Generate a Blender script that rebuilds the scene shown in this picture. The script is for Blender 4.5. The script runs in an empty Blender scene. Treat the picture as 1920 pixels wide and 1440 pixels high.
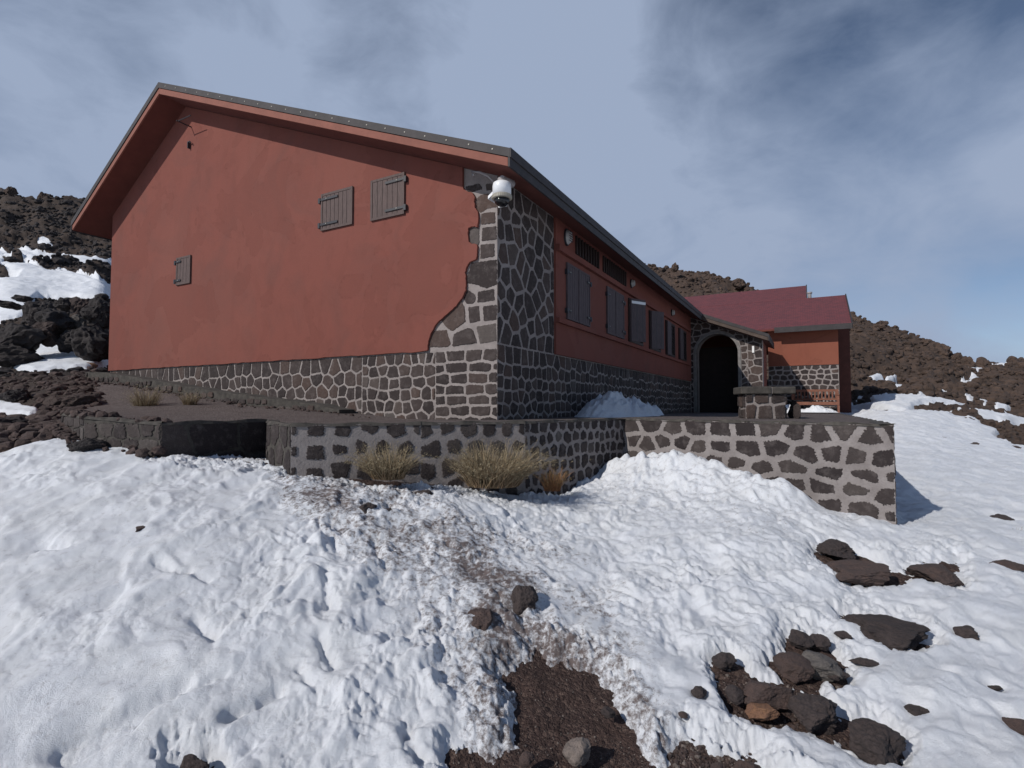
import bpy, math, random
import numpy as np
from math import radians, sin, cos, atan, atan2, pi, hypot
random.seed(7); RNG = np.random.default_rng(11)
scene = bpy.context.scene; COL = scene.collection

# ------------------------------------------------------------ camera frame
F = 1000.0; HOR = 759.0; EYE = 1.6
PITCH = atan((HOR-720)/F); CP, SP = cos(PITCH), sin(PITCH)
def ray(x, y):
    a = (x-960)/F; b = (720-y)/F
    return np.array([a, CP-b*SP, SP+b*CP])
def px_of(X, Y, z):                     # z relative to the eye
    d = Y*CP+z*SP; up = -Y*SP+z*CP
    return 960+F*X/d, 720-F*up/d
TH = radians(29.0); R_ = np.array([sin(TH), cos(TH), 0]); L_ = np.array([-cos(TH), sin(TH), 0])
C0 = np.array([-0.1956, 7.0, 0.0]); ZT = -0.2025
def on_plane(x, y, P, n):
    q = ray(x, y); return q*(np.dot(P, n)/np.dot(q, n))
def gab(x, y, v=0.0):                   # -> (local x, z) on a plane parallel to the gable
    P = on_plane(x, y, C0+R_*v, R_); Q = P-C0
    return (-float(np.dot(Q, L_)), float(Q[2]))
def sid(x, y, u=0.0):                   # -> (local y, z) on a plane parallel to the long side
    P = on_plane(x, y, C0+L_*u, L_); Q = P-C0
    return (float(np.dot(Q, R_)), float(Q[2]))
def hz(x, y, z):
    q = ray(x, y); return q*(z/q[2])

# ------------------------------------------------------------ noise
_perm = np.arange(256); np.random.default_rng(3).shuffle(_perm); _perm = np.concatenate([_perm]*3)
_g3 = np.random.default_rng(5).normal(size=(256, 3)); _g3 /= np.linalg.norm(_g3, axis=1)[:, None]
def perlin(x, y, z=0.0):
    x = np.asarray(x, float); y = np.asarray(y, float); z = np.asarray(z, float)+np.zeros_like(x)
    xi = np.floor(x).astype(int); yi = np.floor(y).astype(int); zi = np.floor(z).astype(int)
    xf = x-xi; yf = y-yi; zf = z-zi
    f = lambda t: t*t*t*(t*(t*6-15)+10)
    u, v, w = f(xf), f(yf), f(zf); out = 0
    for dx in (0, 1):
        for dy in (0, 1):
            for dz in (0, 1):
                h = _perm[_perm[_perm[(xi+dx) & 255]+((yi+dy) & 255)]+((zi+dz) & 255)]
                g = _g3[h]
                d = g[..., 0]*(xf-dx)+g[..., 1]*(yf-dy)+g[..., 2]*(zf-dz)
                out = out+d*(u if dx else 1-u)*(v if dy else 1-v)*(w if dz else 1-w)
    return out*1.6
def fbm(x, y, z=0.0, o=4, g=.5):
    s = 0; a = 1; k = 1
    for i in range(o):
        s = s+a*perlin(x*k+17*i, y*k-9*i, z*k if not np.isscalar(z) else z+i*3.3); a *= g; k *= 2.03
    return s
sm = lambda a, b, x: (lambda t: t*t*(3-2*t))(np.clip((x-a)/(b-a), 0, 1))

# ------------------------------------------------------------ object helpers
def setp(o, label=None, cat=None, group=None, kind=None):
    if label: o['label'] = label
    if cat: o['category'] = cat
    if group: o['group'] = group
    if kind: o['kind'] = kind
    return o
def empty(name, loc, rz=0.0, **k):
    o = bpy.data.objects.new(name, None); COL.objects.link(o); o.location = loc
    o.rotation_euler = (0, 0, rz); o.empty_display_size = .3
    return setp(o, **k)
def mesh_np(name, V, Fq, mat, parent=None, smooth=False, attrs=None, **k):
    me = bpy.data.meshes.new(name)
    V = np.asarray(V, np.float32); Fq = np.asarray(Fq, np.int32); n = Fq.shape[1]
    me.vertices.add(len(V)); me.vertices.foreach_set('co', V.ravel())
    me.loops.add(Fq.size); me.loops.foreach_set('vertex_index', Fq.ravel())
    me.polygons.add(len(Fq)); me.polygons.foreach_set('loop_start', np.arange(len(Fq), dtype=np.int32)*n)
    me.polygons.foreach_set('use_smooth', np.full(len(Fq), smooth))
    me.update(calc_edges=True)
    if attrs:
        for an, av in attrs.items():
            at = me.attributes.new(an, 'FLOAT', 'POINT'); at.data.foreach_set('value', np.asarray(av, np.float32))
    me.materials.append(mat); o = bpy.data.objects.new(name, me); COL.objects.link(o)
    if parent: o.parent = parent
    return setp(o, **k)
class MB:
    def __init__(s, off=(0, 0, 0)): s.v = []; s.f = []; s.t = []; s.off = off
    def add(s, vs, fs, tone=0.5):
        b = len(s.v); s.v += [tuple(p) for p in vs]; s.f += [tuple(b+i for i in f) for f in fs]; s.t += [tone]*len(vs); return s
    def box(s, x0, x1, y0, y1, z0, z1, tone=.5):
        return s.add([(x0,y0,z0),(x1,y0,z0),(x1,y1,z0),(x0,y1,z0),(x0,y0,z1),(x1,y0,z1),(x1,y1,z1),(x0,y1,z1)],
              [(0,3,2,1),(4,5,6,7),(0,1,5,4),(1,2,6,5),(2,3,7,6),(3,0,4,7)], tone)
    def hexa(s, p8, tone=.5):
        return s.add(p8, [(0,3,2,1),(4,5,6,7),(0,1,5,4),(1,2,6,5),(2,3,7,6),(3,0,4,7)], tone)
    def prism_y(s, poly, y0, y1):          # poly in (x,z)
        n = len(poly); a = sum(poly[i][0]*poly[(i+1)%n][1]-poly[(i+1)%n][0]*poly[i][1] for i in range(n))
        if a < 0: poly = poly[::-1]
        vs = [(x, y0, z) for x, z in poly]+[(x, y1, z) for x, z in poly]
        return s.add(vs, [tuple(range(n)), tuple(range(2*n-1, n-1, -1))]+[(i, i+n, (i+1)%n+n, (i+1)%n) for i in range(n)])
    def prism_x(s, poly, x0, x1):          # poly in (y,z)
        n = len(poly); a = sum(poly[i][0]*poly[(i+1)%n][1]-poly[(i+1)%n][0]*poly[i][1] for i in range(n))
        if a < 0: poly = poly[::-1]
        vs = [(x1, y, z) for y, z in poly]+[(x0, y, z) for y, z in poly]
        return s.add(vs, [tuple(range(n)), tuple(range(2*n-1, n-1, -1))]+[(i, i+n, (i+1)%n+n, (i+1)%n) for i in range(n)])
    def tube(s, pts, r, n=10, cap=True):
        pts = [np.array(p, float) for p in pts]; rs = r if isinstance(r, (list, tuple)) else [r]*len(pts); rings = []
        for i, p in enumerate(pts):
            d = pts[min(i+1, len(pts)-1)]-pts[max(i-1, 0)]; d = d/np.linalg.norm(d)
            a = np.cross(d, (0, 0, 1) if abs(d[2]) < .9 else (1, 0, 0)); a /= np.linalg.norm(a); b = np.cross(d, a)
            rings.append([p+rs[i]*(a*cos(2*pi*k/n)+b*sin(2*pi*k/n)) for k in range(n)])
        vs = [q for rg in rings for q in rg]; fs = []
        for i in range(len(pts)-1):
            for k in range(n): fs.append((i*n+k, i*n+(k+1)%n, (i+1)*n+(k+1)%n, (i+1)*n+k))
        if cap: fs += [tuple(range(n))[::-1], tuple(range((len(pts)-1)*n, len(pts)*n))]
        return s.add(vs, fs)
    def lathe(s, cx, cy, prof, n=28):
        vs = [(cx+r*cos(2*pi*k/n), cy+r*sin(2*pi*k/n), z) for r, z in prof for k in range(n)]; fs = []
        for i in range(len(prof)-1):
            for k in range(n): fs.append((i*n+k, i*n+(k+1)%n, (i+1)*n+(k+1)%n, (i+1)*n+k))
        fs += [tuple(range(n))[::-1], tuple(range((len(prof)-1)*n, len(prof)*n))]
        return s.add(vs, fs)
    def build(s, name, mat, parent=None, smooth=False, bevel=0, **k):
        me = bpy.data.meshes.new(name); o_ = s.off
        me.from_pydata([(float(a-o_[0]), float(b-o_[1]), float(c-o_[2])) for a, b, c in s.v], [], s.f); me.update()
        if smooth: me.polygons.foreach_set('use_smooth', [True]*len(me.polygons))
        at = me.attributes.new('tone', 'FLOAT', 'POINT'); at.data.foreach_set('value', s.t)
        me.materials.append(mat); o = bpy.data.objects.new(name, me); COL.objects.link(o)
        if parent: o.parent = parent
        if bevel:
            m = o.modifiers.new('bevel', 'BEVEL'); m.width = bevel; m.segments = 2; m.limit_method = 'ANGLE'
        return setp(o, **k)

# ------------------------------------------------------------ materials
def mat_new(name):
    m = bpy.data.materials.new(name); m.use_nodes = True; nt = m.node_tree
    return m, nt, nt.nodes['Principled BSDF']
def N(nt, t, **k):
    n = nt.nodes.new(t)
    for a, b in k.items(): setattr(n, a, b)
    return n
def noise(nt, sc, det=6, rough=.6, vec=None, dist=0):
    n = N(nt, 'ShaderNodeTexNoise'); n.inputs['Scale'].default_value = sc; n.inputs['Detail'].default_value = det
    n.inputs['Roughness'].default_value = rough; n.inputs['Distortion'].default_value = dist
    if vec: nt.links.new(vec, n.inputs['Vector'])
    return n
def ramp(nt, src, stops):
    r = N(nt, 'ShaderNodeValToRGB'); nt.links.new(src, r.inputs[0]); e = r.color_ramp.elements
    while len(e) < len(stops): e.new(.5)
    for i, (p, c) in enumerate(stops):
        e[i].position = p; e[i].color = (c[0], c[1], c[2], 1) if not isinstance(c, (int, float)) else (c, c, c, 1)
    return r.outputs[0]
def mix(nt, a, b, fac, mode='MIX'):
    m = N(nt, 'ShaderNodeMix', data_type='RGBA', blend_type=mode)
    for s, i in ((fac, 0), (a, 6), (b, 7)):
        if hasattr(s, 'links'): nt.links.new(s, m.inputs[i])
        elif isinstance(s, (int, float)): m.inputs[i].default_value = s if i == 0 else (s, s, s, 1)
        else: m.inputs[i].default_value = (*s, 1)
    return m.outputs[2]
def math_(nt, op, a, b=0.0, c=None):
    m = N(nt, 'ShaderNodeMath', operation=op)
    for i, s in enumerate((a, b, c)):
        if s is None: continue
        if hasattr(s, 'links'): nt.links.new(s, m.inputs[i])
        else: m.inputs[i].default_value = s
    return m.outputs[0]
def bump(nt, bsdf, h, strength=.5, dist=.02):
    b = N(nt, 'ShaderNodeBump'); b.inputs['Strength'].default_value = strength; b.inputs['Distance'].default_value = dist
    nt.links.new(h, b.inputs['Height']); nt.links.new(b.outputs[0], bsdf.inputs['Normal'])
def coord(nt, kind='Object', scale=None):
    t = N(nt, 'ShaderNodeTexCoord'); o = t.outputs[kind]
    if scale:
        m = N(nt, 'ShaderNodeMapping'); m.inputs['Scale'].default_value = scale; nt.links.new(o, m.inputs[0]); o = m.outputs[0]
    return o
def attr(nt, name):
    a = N(nt, 'ShaderNodeAttribute'); a.attribute_name = name; return a.outputs['Fac']

def stone_mat(name, cols, sc=1.0):
    m, nt, b = mat_new(name); co = coord(nt)
    base = ramp(nt, attr(nt, 'tone'), cols)
    n1 = noise(nt, 9*sc, 8, .7, co); n2 = noise(nt, 70*sc, 4, .7, co); n3 = noise(nt, 26*sc, 6, .75, co)
    c = mix(nt, base, mix(nt, base, (.30, .26, .25), .4), ramp(nt, n1.outputs[0], [(.5, 0), (.72, .55)]))
    c = mix(nt, c, (.02, .017, .018), ramp(nt, n3.outputs[0], [(.52, 0), (.75, .6)]))
    c = mix(nt, c, (.3, .28, .27), ramp(nt, n2.outputs[0], [(.68, 0), (.76, .35)]))
    nt.links.new(c, b.inputs['Base Color']); b.inputs['Roughness'].default_value = .9
    h = math_(nt, 'ADD', n3.outputs[0], math_(nt, 'MULTIPLY', n2.outputs[0], .5)); bump(nt, b, h, .9, .012)
    return m
STONE = stone_mat('basalt_masonry', [(0, (0.0229, 0.0158, 0.0158)), (.35, (0.0370, 0.0264, 0.0255)), (.6, (0.0528, 0.0387, 0.0361)), (.8, (0.0704, 0.0440, 0.0361)), (1, (0.0836, 0.0704, 0.0660))])
STONE_T = stone_mat('terrace_basalt', [(0, (0.0211, 0.0150, 0.0158)), (.5, (0.0334, 0.0246, 0.0246)), (.85, (0.0581, 0.0458, 0.0431)), (1, (0.0792, 0.0686, 0.0651))])
def mortar_mat(name, col, dark):
    m, nt, b = mat_new(name); co = coord(nt)
    n1 = noise(nt, 3.5, 8, .7, co); n2 = noise(nt, 40, 5, .7, co); n3 = noise(nt, 1.1, 4, .6, coord(nt, scale=(1, 1, .25)))
    c = mix(nt, col, dark, ramp(nt, n1.outputs[0], [(.4, 0), (.75, .8)]))
    c = mix(nt, c, dark, ramp(nt, n2.outputs[0], [(.55, 0), (.75, .55)]))
    c = mix(nt, c, tuple(k*.6 for k in col), ramp(nt, n3.outputs[0], [(.5, 0), (.7, .5)]))
    nt.links.new(c, b.inputs['Base Color']); b.inputs['Roughness'].default_value = .95
    bump(nt, b, math_(nt, 'ADD', n1.outputs[0], n2.outputs[0]), .8, .012); return m
MORTAR = mortar_mat('lime_mortar', (0.2992, 0.2640, 0.2552), (0.1496, 0.1276, 0.1232))
MORTAR_T = mortar_mat('cement_mortar', (0.2728, 0.2464, 0.2420), (0.1408, 0.1188, 0.1144))
def plaster_mat(name, col, stain):
    m, nt, b = mat_new(name); co = coord(nt)
    n1 = noise(nt, .9, 8, .65, coord(nt, scale=(1, 1, .8)), 1.0); n2 = noise(nt, 130, 3, .6, co); n3 = noise(nt, 2.2, 8, .6, coord(nt, scale=(1.2, 1.2, .8)), 1.2)
    n4 = noise(nt, 18, 5, .6, co); n5 = noise(nt, .35, 3, .5, co)
    c = mix(nt, col, stain, ramp(nt, n1.outputs[0], [(.46, 0), (.66, .55)]))
    c = mix(nt, c, tuple(k*.78 for k in col), ramp(nt, n3.outputs[0], [(.5, 0), (.72, .5)]))
    c = mix(nt, c, (col[0]*1.1, col[1]*1.3, col[2]*1.3), ramp(nt, n5.outputs[0], [(.45, 0), (.65, .35)]))
    c = mix(nt, c, tuple(k*.62 for k in col), ramp(nt, n4.outputs[0], [(.62, 0), (.8, .35)]))
    n6 = noise(nt, .75, 3, .55, co, .8)
    c = mix(nt, c, tuple(k*.6 for k in col), math_(nt, 'MULTIPLY', ramp(nt, n6.outputs[0], [(.535, 0), (.545, .5), (.56, 0)]), ramp(nt, n4.outputs[0], [(.4, 0), (.6, 1)])))
    c = mix(nt, c, tuple(k*.86 for k in col), ramp(nt, n6.outputs[0], [(.54, 0), (.56, .5)]))
    nt.links.new(c, b.inputs['Base Color']); b.inputs['Roughness'].default_value = .93
    b.inputs['Specular IOR Level'].default_value = .2
    bump(nt, b, math_(nt, 'ADD', math_(nt, 'MULTIPLY', n2.outputs[0], .35), math_(nt, 'MULTIPLY', n4.outputs[0], .6)), .5, .008); return m
PLASTER = plaster_mat('terracotta_render', (.192, .067, .053), (.135, .060, .051))
PLASTER_A = plaster_mat('annex_render', (0.2200, 0.0748, 0.0493), (0.1936, 0.0660, 0.0458))
def paint_mat(name, col, rough=.7, var=.25, sc=12, metal=0.0, bs=.2, stretch=(1, 1, 1)):
    m, nt, b = mat_new(name); n1 = noise(nt, sc, 7, .65, coord(nt, scale=stretch))
    c = mix(nt, col, tuple(k*(1-var*1.6) for k in col), ramp(nt, n1.outputs[0], [(.35, 0), (.7, 1)]))
    nt.links.new(c, b.inputs['Base Color']); b.inputs['Roughness'].default_value = rough; b.inputs['Metallic'].default_value = metal
    bump(nt, b, n1.outputs[0], bs, .005); return m
TRIM = paint_mat('roof_edge_metal', (.040, .034, .037), .7, .3, 6, .0, .3)
SOFFIT = paint_mat('shaded_soffit_paint', (0.1400, 0.0385, 0.0280), .9, .15, 4)  # orange house paint darkened, shade under the eaves is part of the colour
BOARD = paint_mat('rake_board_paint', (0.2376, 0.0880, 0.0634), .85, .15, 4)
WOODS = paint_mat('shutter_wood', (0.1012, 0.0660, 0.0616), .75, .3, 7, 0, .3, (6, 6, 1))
WOODD = paint_mat('shaded_shutter_wood', (0.0836, 0.0581, 0.0651), .7, .3, 7, 0, .3, (6, 6, 1))  # same shutter wood, with the side wall's shade put into the colour
IRON = paint_mat('black_iron', (.022, .022, .03), .5, .2, 20)
BENCHW = paint_mat('bench_wood', (0.2376, 0.0924, 0.0572), .75, .3, 8, 0, .3, (1, 6, 6))
WHITE = paint_mat('white_plastic', (.74, .75, .78), .3, .05, 8, 0, .02)
CREAM = paint_mat('cream_plastic', (.42, .39, .33), .5, .12, 8)
GREYP = paint_mat('grey_conduit', (.32, .30, .31), .6, .15, 8)
BLACKG = paint_mat('smoked_dome', (.012, .012, .014), .12, .1, 8, 0, 0)
GLASSD = paint_mat('dark_glazing', (.02, .018, .022), .25, .2, 4, 0, 0)
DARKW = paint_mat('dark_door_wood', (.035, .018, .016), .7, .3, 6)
SIGNM = paint_mat('white_sign_enamel', (.8, .8, .8), .5, .03, 8, 0, 0)
LAMPG = paint_mat('lamp_glass', (.42, .42, .42), .3, .1, 8, 0, 0)
WINGB = paint_mat('brown_wing_board', (.10, .072, .06), .85, .3, 5)
SHADEP = paint_mat('shaded_annex_paint', (.10, .035, .028), .9, .2, 5)  # annex paint with the shade of the set-back block put into the colour
RINGM = paint_mat('smooth_cement', (.22, .205, .20), .9, .25, 7, 0, .5)
COPING = paint_mat('coping_stone', (.075, .067, .06), .95, .4, 12, 0, 1.0)
def gravel_mat(name, c1, c2, c3):
    m, nt, b = mat_new(name); co = coord(nt)
    v = N(nt, 'ShaderNodeTexVoronoi'); v.inputs['Scale'].default_value = 42; nt.links.new(co, v.inputs['Vector'])
    v2 = N(nt, 'ShaderNodeTexVoronoi'); v2.inputs['Scale'].default_value = 110; nt.links.new(co, v2.inputs['Vector'])
    n1 = noise(nt, 2.5, 8, .65, co); n2 = noise(nt, 25, 5, .7, co)
    h = N(nt, 'ShaderNodeSeparateColor'); nt.links.new(v.outputs['Color'], h.inputs[0])
    h2 = N(nt, 'ShaderNodeSeparateColor'); nt.links.new(v2.outputs['Color'], h2.inputs[0])
    c = mix(nt, c1, c2, ramp(nt, n1.outputs[0], [(.35, 0), (.65, 1)]))
    c = mix(nt, c, c3, ramp(nt, h.outputs[0], [(.72, 0), (1, .55)])); c = mix(nt, c, c3, ramp(nt, h2.outputs[0], [(.85, 0), (1, .6)]))
    c = mix(nt, c, tuple(k*.5 for k in c1), ramp(nt, n2.outputs[0], [(.5, 0), (.7, .7)]))
    nt.links.new(c, b.inputs['Base Color']); b.inputs['Roughness'].default_value = 1; b.inputs['Specular IOR Level'].default_value = .15
    hh = math_(nt, 'ADD', math_(nt, 'MULTIPLY', v.outputs['Distance'], -.8), math_(nt, 'SUBTRACT', n2.outputs[0], math_(nt, 'MULTIPLY', v2.outputs['Distance'], .5)))
    bump(nt, b, hh, 1.0, .012); return m
GRAVEL = gravel_mat('volcanic_ground', (0.0660, 0.0440, 0.0387), (0.0484, 0.0326, 0.0299), (0.1496, 0.1056, 0.0880))
PAVE = gravel_mat('terrace_gravel', (0.1408, 0.1179, 0.1144), (0.1056, 0.0871, 0.0845), (0.2464, 0.2156, 0.2024))
def rock_mat(name, c1, c2, sc=1.0):
    m, nt, b = mat_new(name); co = coord(nt, 'Object')
    n1 = noise(nt, 4*sc, 9, .7, co, .5); n2 = noise(nt, 55*sc, 5, .75, co); n3 = noise(nt, 17*sc, 7, .7, co)
    c = mix(nt, c1, c2, ramp(nt, n1.outputs[0], [(.38, 0), (.62, 1)]))
    c = mix(nt, c, tuple(min(1, k*2.8) for k in c2), ramp(nt, n2.outputs[0], [(.58, 0), (.72, .6)]))
    c = mix(nt, c, tuple(k*.35 for k in c1), ramp(nt, n3.outputs[0], [(.52, 0), (.72, .8)]))
    a = attr(nt, 'tone'); c = mix(nt, c, mix(nt, c, 0.0, .5), math_(nt, 'MULTIPLY', math_(nt, 'SUBTRACT', .7, a), 1.3))
    nt.links.new(c, b.inputs['Base Color']); b.inputs['Roughness'].default_value = .92
    bump(nt, b, math_(nt, 'ADD', n3.outputs[0], math_(nt, 'MULTIPLY', n2.outputs[0], .4)), 1.0, .035/sc); return m
ROCKS_FAR = {'brown': rock_mat('brown_boulder_lava', (.080, .054, .047), (.060, .043, .040), 1.1), 'dark': rock_mat('dark_boulder_lava', (.045, .036, .036), (.030, .025, .026), 1.1), 'grey': rock_mat('pale_boulder_lava', (.14, .12, .11), (.10, .09, .085), 1.1)}
ROCKS = {'brown': rock_mat('brown_lava', (.085, .055, .048), (.065, .046, .043), 3.6),
         'dark': rock_mat('dark_lava', (.062, .046, .044), (.038, .029, .029), 3.6),
         'grey': rock_mat('grey_lava', (.15, .135, .125), (.11, .098, .094), 3.6),
         'orange': rock_mat('orange_lava', (.23, .12, .065), (.17, .09, .06), 3.6),
         'pale': rock_mat('pale_lava', (.22, .18, .16), (.17, .14, .125), 3.6)}
HILLM = rock_mat('hill_lava', (0.1012, 0.0660, 0.0493), (0.0616, 0.0422, 0.0352), .5)
def snow_mat():
    m, nt, b = mat_new('snow'); co = coord(nt)
    n1 = noise(nt, 75, 6, .8, co); n2 = noise(nt, 300, 2, .6, co); n3 = noise(nt, 21, 9, .76, co, .1); n4 = noise(nt, 3.2, 4, .6, co)
    d = attr(nt, 'dirt'); f = math_(nt, 'ADD', math_(nt, 'MULTIPLY', d, .44), math_(nt, 'SUBTRACT', math_(nt, 'MULTIPLY', n3.outputs[0], 1.7), .98))
    f = math_(nt, 'ADD', f, math_(nt, 'MULTIPLY', math_(nt, 'SUBTRACT', n1.outputs[0], .5), .35))
    fac = ramp(nt, f, [(.02, 0), (.16, .45), (.3, .93)])
    c = mix(nt, (.80, .825, .88), (.74, .76, .80), ramp(nt, n4.outputs[0], [(.4, 0), (.65, 1)]))
    c = mix(nt, c, (.115, .08, .072), math_(nt, 'MULTIPLY', fac, math_(nt, 'MINIMUM', math_(nt, 'MULTIPLY', d, 2.5), 1)))
    nt.links.new(c, b.inputs['Base Color']); b.inputs['Roughness'].default_value = .75
    b.inputs['Specular IOR Level'].default_value = .25
    b.inputs['Subsurface Weight'].default_value = 0
    bump(nt, b, math_(nt, 'ADD', math_(nt, 'MULTIPLY', n1.outputs[0], 1.0), math_(nt, 'MULTIPLY', n2.outputs[0], .4)), .7, .016); return m
SNOW = snow_mat()
def shingle_mat():
    m, nt, b = mat_new('red_shingles'); co = coord(nt)
    bk = N(nt, 'ShaderNodeTexBrick'); nt.links.new(co, bk.inputs['Vector']); bk.inputs['Scale'].default_value = 3.2
    bk.inputs['Color1'].default_value = (.165, .042, .05, 1); bk.inputs['Color2'].default_value = (.11, .033, .042, 1); bk.inputs['Mortar'].default_value = (.07, .022, .026, 1)
    bk.inputs['Mortar Size'].default_value = .02
    n = noise(nt, 6, 6, .7, co); n2 = noise(nt, 60, 3, .6, co)
    c = mix(nt, bk.outputs[0], (.25, .05, .04), ramp(nt, n.outputs[0], [(.6, 0), (.75, .5)]))
    c = mix(nt, c, (.06, .03, .04), ramp(nt, n2.outputs[0], [(.5, 0), (.7, .5)]))
    nt.links.new(c, b.inputs['Base Color']); b.inputs['Roughness'].default_value = .9; bump(nt, b, n2.outputs[0], .5, .01); return m
SHING = shingle_mat()
def grass_mat(name, a, b2, g):
    m, nt, b = mat_new(name)
    c = ramp(nt, attr(nt, 'tone'), [(0, a), (.5, b2), (1, g)])
    nt.links.new(c, b.inputs['Base Color']); b.inputs['Roughness'].default_value = .8
    return m
STRAW = grass_mat('dry_grass', (0.1496, 0.0880, 0.0484), (0.2640, 0.1980, 0.1188), (0.2640, 0.2244, 0.1452))
RUST = grass_mat('rusty_grass', (.25, .10, .04), (.33, .16, .07), (.3, .22, .1))

# ------------------------------------------------------------ masonry
def clip(poly, nx, nz, d):
    out = []; n = len(poly)
    for i in range(n):
        p, q = poly[i], poly[(i+1) % n]; a = p[0]*nx+p[1]*nz-d; b = q[0]*nx+q[1]*nz-d
        if a <= 0: out.append(p)
        if (a < 0 < b) or (b < 0 < a):
            t = a/(a-b); out.append((p[0]+(q[0]-p[0])*t, p[1]+(q[1]-p[1])*t))
    return out
def stone_cells(x0, x1, z0, z1, hr, wr, mort, jit=.15, seed=0, keep=None, edge=.01):
    rg = random.Random(seed); S = []; z = z0
    while z < z1:
        h = rg.uniform(*hr)
        if z1-(z+h) < hr[0]*.6: h = z1-z+.001
        x = x0-rg.uniform(0, wr[0])
        while x < x1:
            w = rg.uniform(*wr); S.append((x+w/2, z+h/2+rg.uniform(-1, 1)*jit*h)); x += w
        z += h
    cells = []; RR = max(wr[1], hr[1])*2.3; K2 = ((hr[0]+hr[1])/(wr[0]+wr[1]))**2
    for i, s in enumerate(S):
        p = [(x0+edge, z0), (x1-edge, z0), (x1-edge, z1-edge*.3), (x0+edge, z1-edge*.3)]; mm = mort*rg.uniform(.75, 1.35)
        for j, t in enumerate(S):
            if i == j or abs(t[0]-s[0]) > RR or abs(t[1]-s[1]) > RR: continue
            dx, dz = t[0]-s[0], t[1]-s[1]; L = hypot(dx, dz)
            if L < 1e-6: continue
            nx, nz = dx*K2, dz; L = hypot(nx, nz)
            if L < 1e-6: continue
            nx, nz = nx/L, nz/L; p = clip(p, nx, nz, (s[0]+dx/2)*nx+(s[1]+dz/2)*nz-mm/2)
            if len(p) < 3: break
        if len(p) < 3: continue
        ar = abs(sum(p[k][0]*p[(k+1)%len(p)][1]-p[(k+1)%len(p)][0]*p[k][1] for k in range(len(p))))/2
        if ar < .0022: continue
        c = (sum(q[0] for q in p)/len(p), sum(q[1] for q in p)/len(p))
        if keep and not keep(c, p): continue
        cells.append(p)
    return cells
def stone_mesh(mb, cells, to3, relief=.02, rough=.006, seed=0, rnd=1, pit=0):
    """to3(x, z, h) -> 3D point at height h off the wall face"""
    rg = random.Random(seed+99)
    for p in cells:
        q = []
        for i in range(len(p)):
            a, b = p[i], p[(i+1) % len(p)]; L = hypot(b[0]-a[0], b[1]-a[1]); n = max(1, int(L/.03))
            for k in range(n): q.append((a[0]+(b[0]-a[0])*k/n, a[1]+(b[1]-a[1])*k/n))
        for _ in range(rnd):
            q = [w for i in range(len(q)) for w in (((q[i][0]*.75+q[(i+1)%len(q)][0]*.25), (q[i][1]*.75+q[(i+1)%len(q)][1]*.25)), ((q[i][0]*.25+q[(i+1)%len(q)][0]*.75), (q[i][1]*.25+q[(i+1)%len(q)][1]*.75)))]
        n = len(q)
        if n < 3: continue
        ph = [rg.uniform(0, 6.28) for _ in range(3)]
        cx = sum(a[0] for a in q)/n; cz = sum(a[1] for a in q)/n
        rad = sum(hypot(a[0]-cx, a[1]-cz) for a in q)/n
        q = [(a[0]+rg.uniform(-1, .6)*rough*(1 if a[0] > cx else -1), a[1]+rg.uniform(-1, .6)*rough*(1 if a[1] > cz else -1)) for a in q]
        h = relief*rg.uniform(.55, 1.1); tone = rg.random()
        tone = tone*.75 if rg.random() < .85 else .75+tone*.25
        tx, tz = rg.uniform(-1, 1)*.02, rg.uniform(-1, 1)*.02
        vs = []; bw = min(.35, .012/rad)
        for s, hh in ((1.0, -.004), (1-bw*.25, h*.7), (1-bw*.9, h), (.5, h*1.15)):
            for a in q:
                x = cx+(a[0]-cx)*s; z = cz+(a[1]-cz)*s
                k = hh+((x-cx)*tx+(z-cz)*tz if hh > h*.5 else 0)+(rg.uniform(-1, 1)*h*.12 if hh > 0 else 0)
                vs.append(to3(x, z, k))
        vs.append(to3(cx, cz, h*1.1)); fs = []
        for r in range(3):
            for i in range(n): fs.append((r*n+i, r*n+(i+1) % n, (r+1)*n+(i+1) % n, (r+1)*n+i))
        for i in range(n): fs.append((3*n+i, 3*n+(i+1) % n, 4*n))
        mb.add(vs, fs, tone)
    return mb

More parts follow.
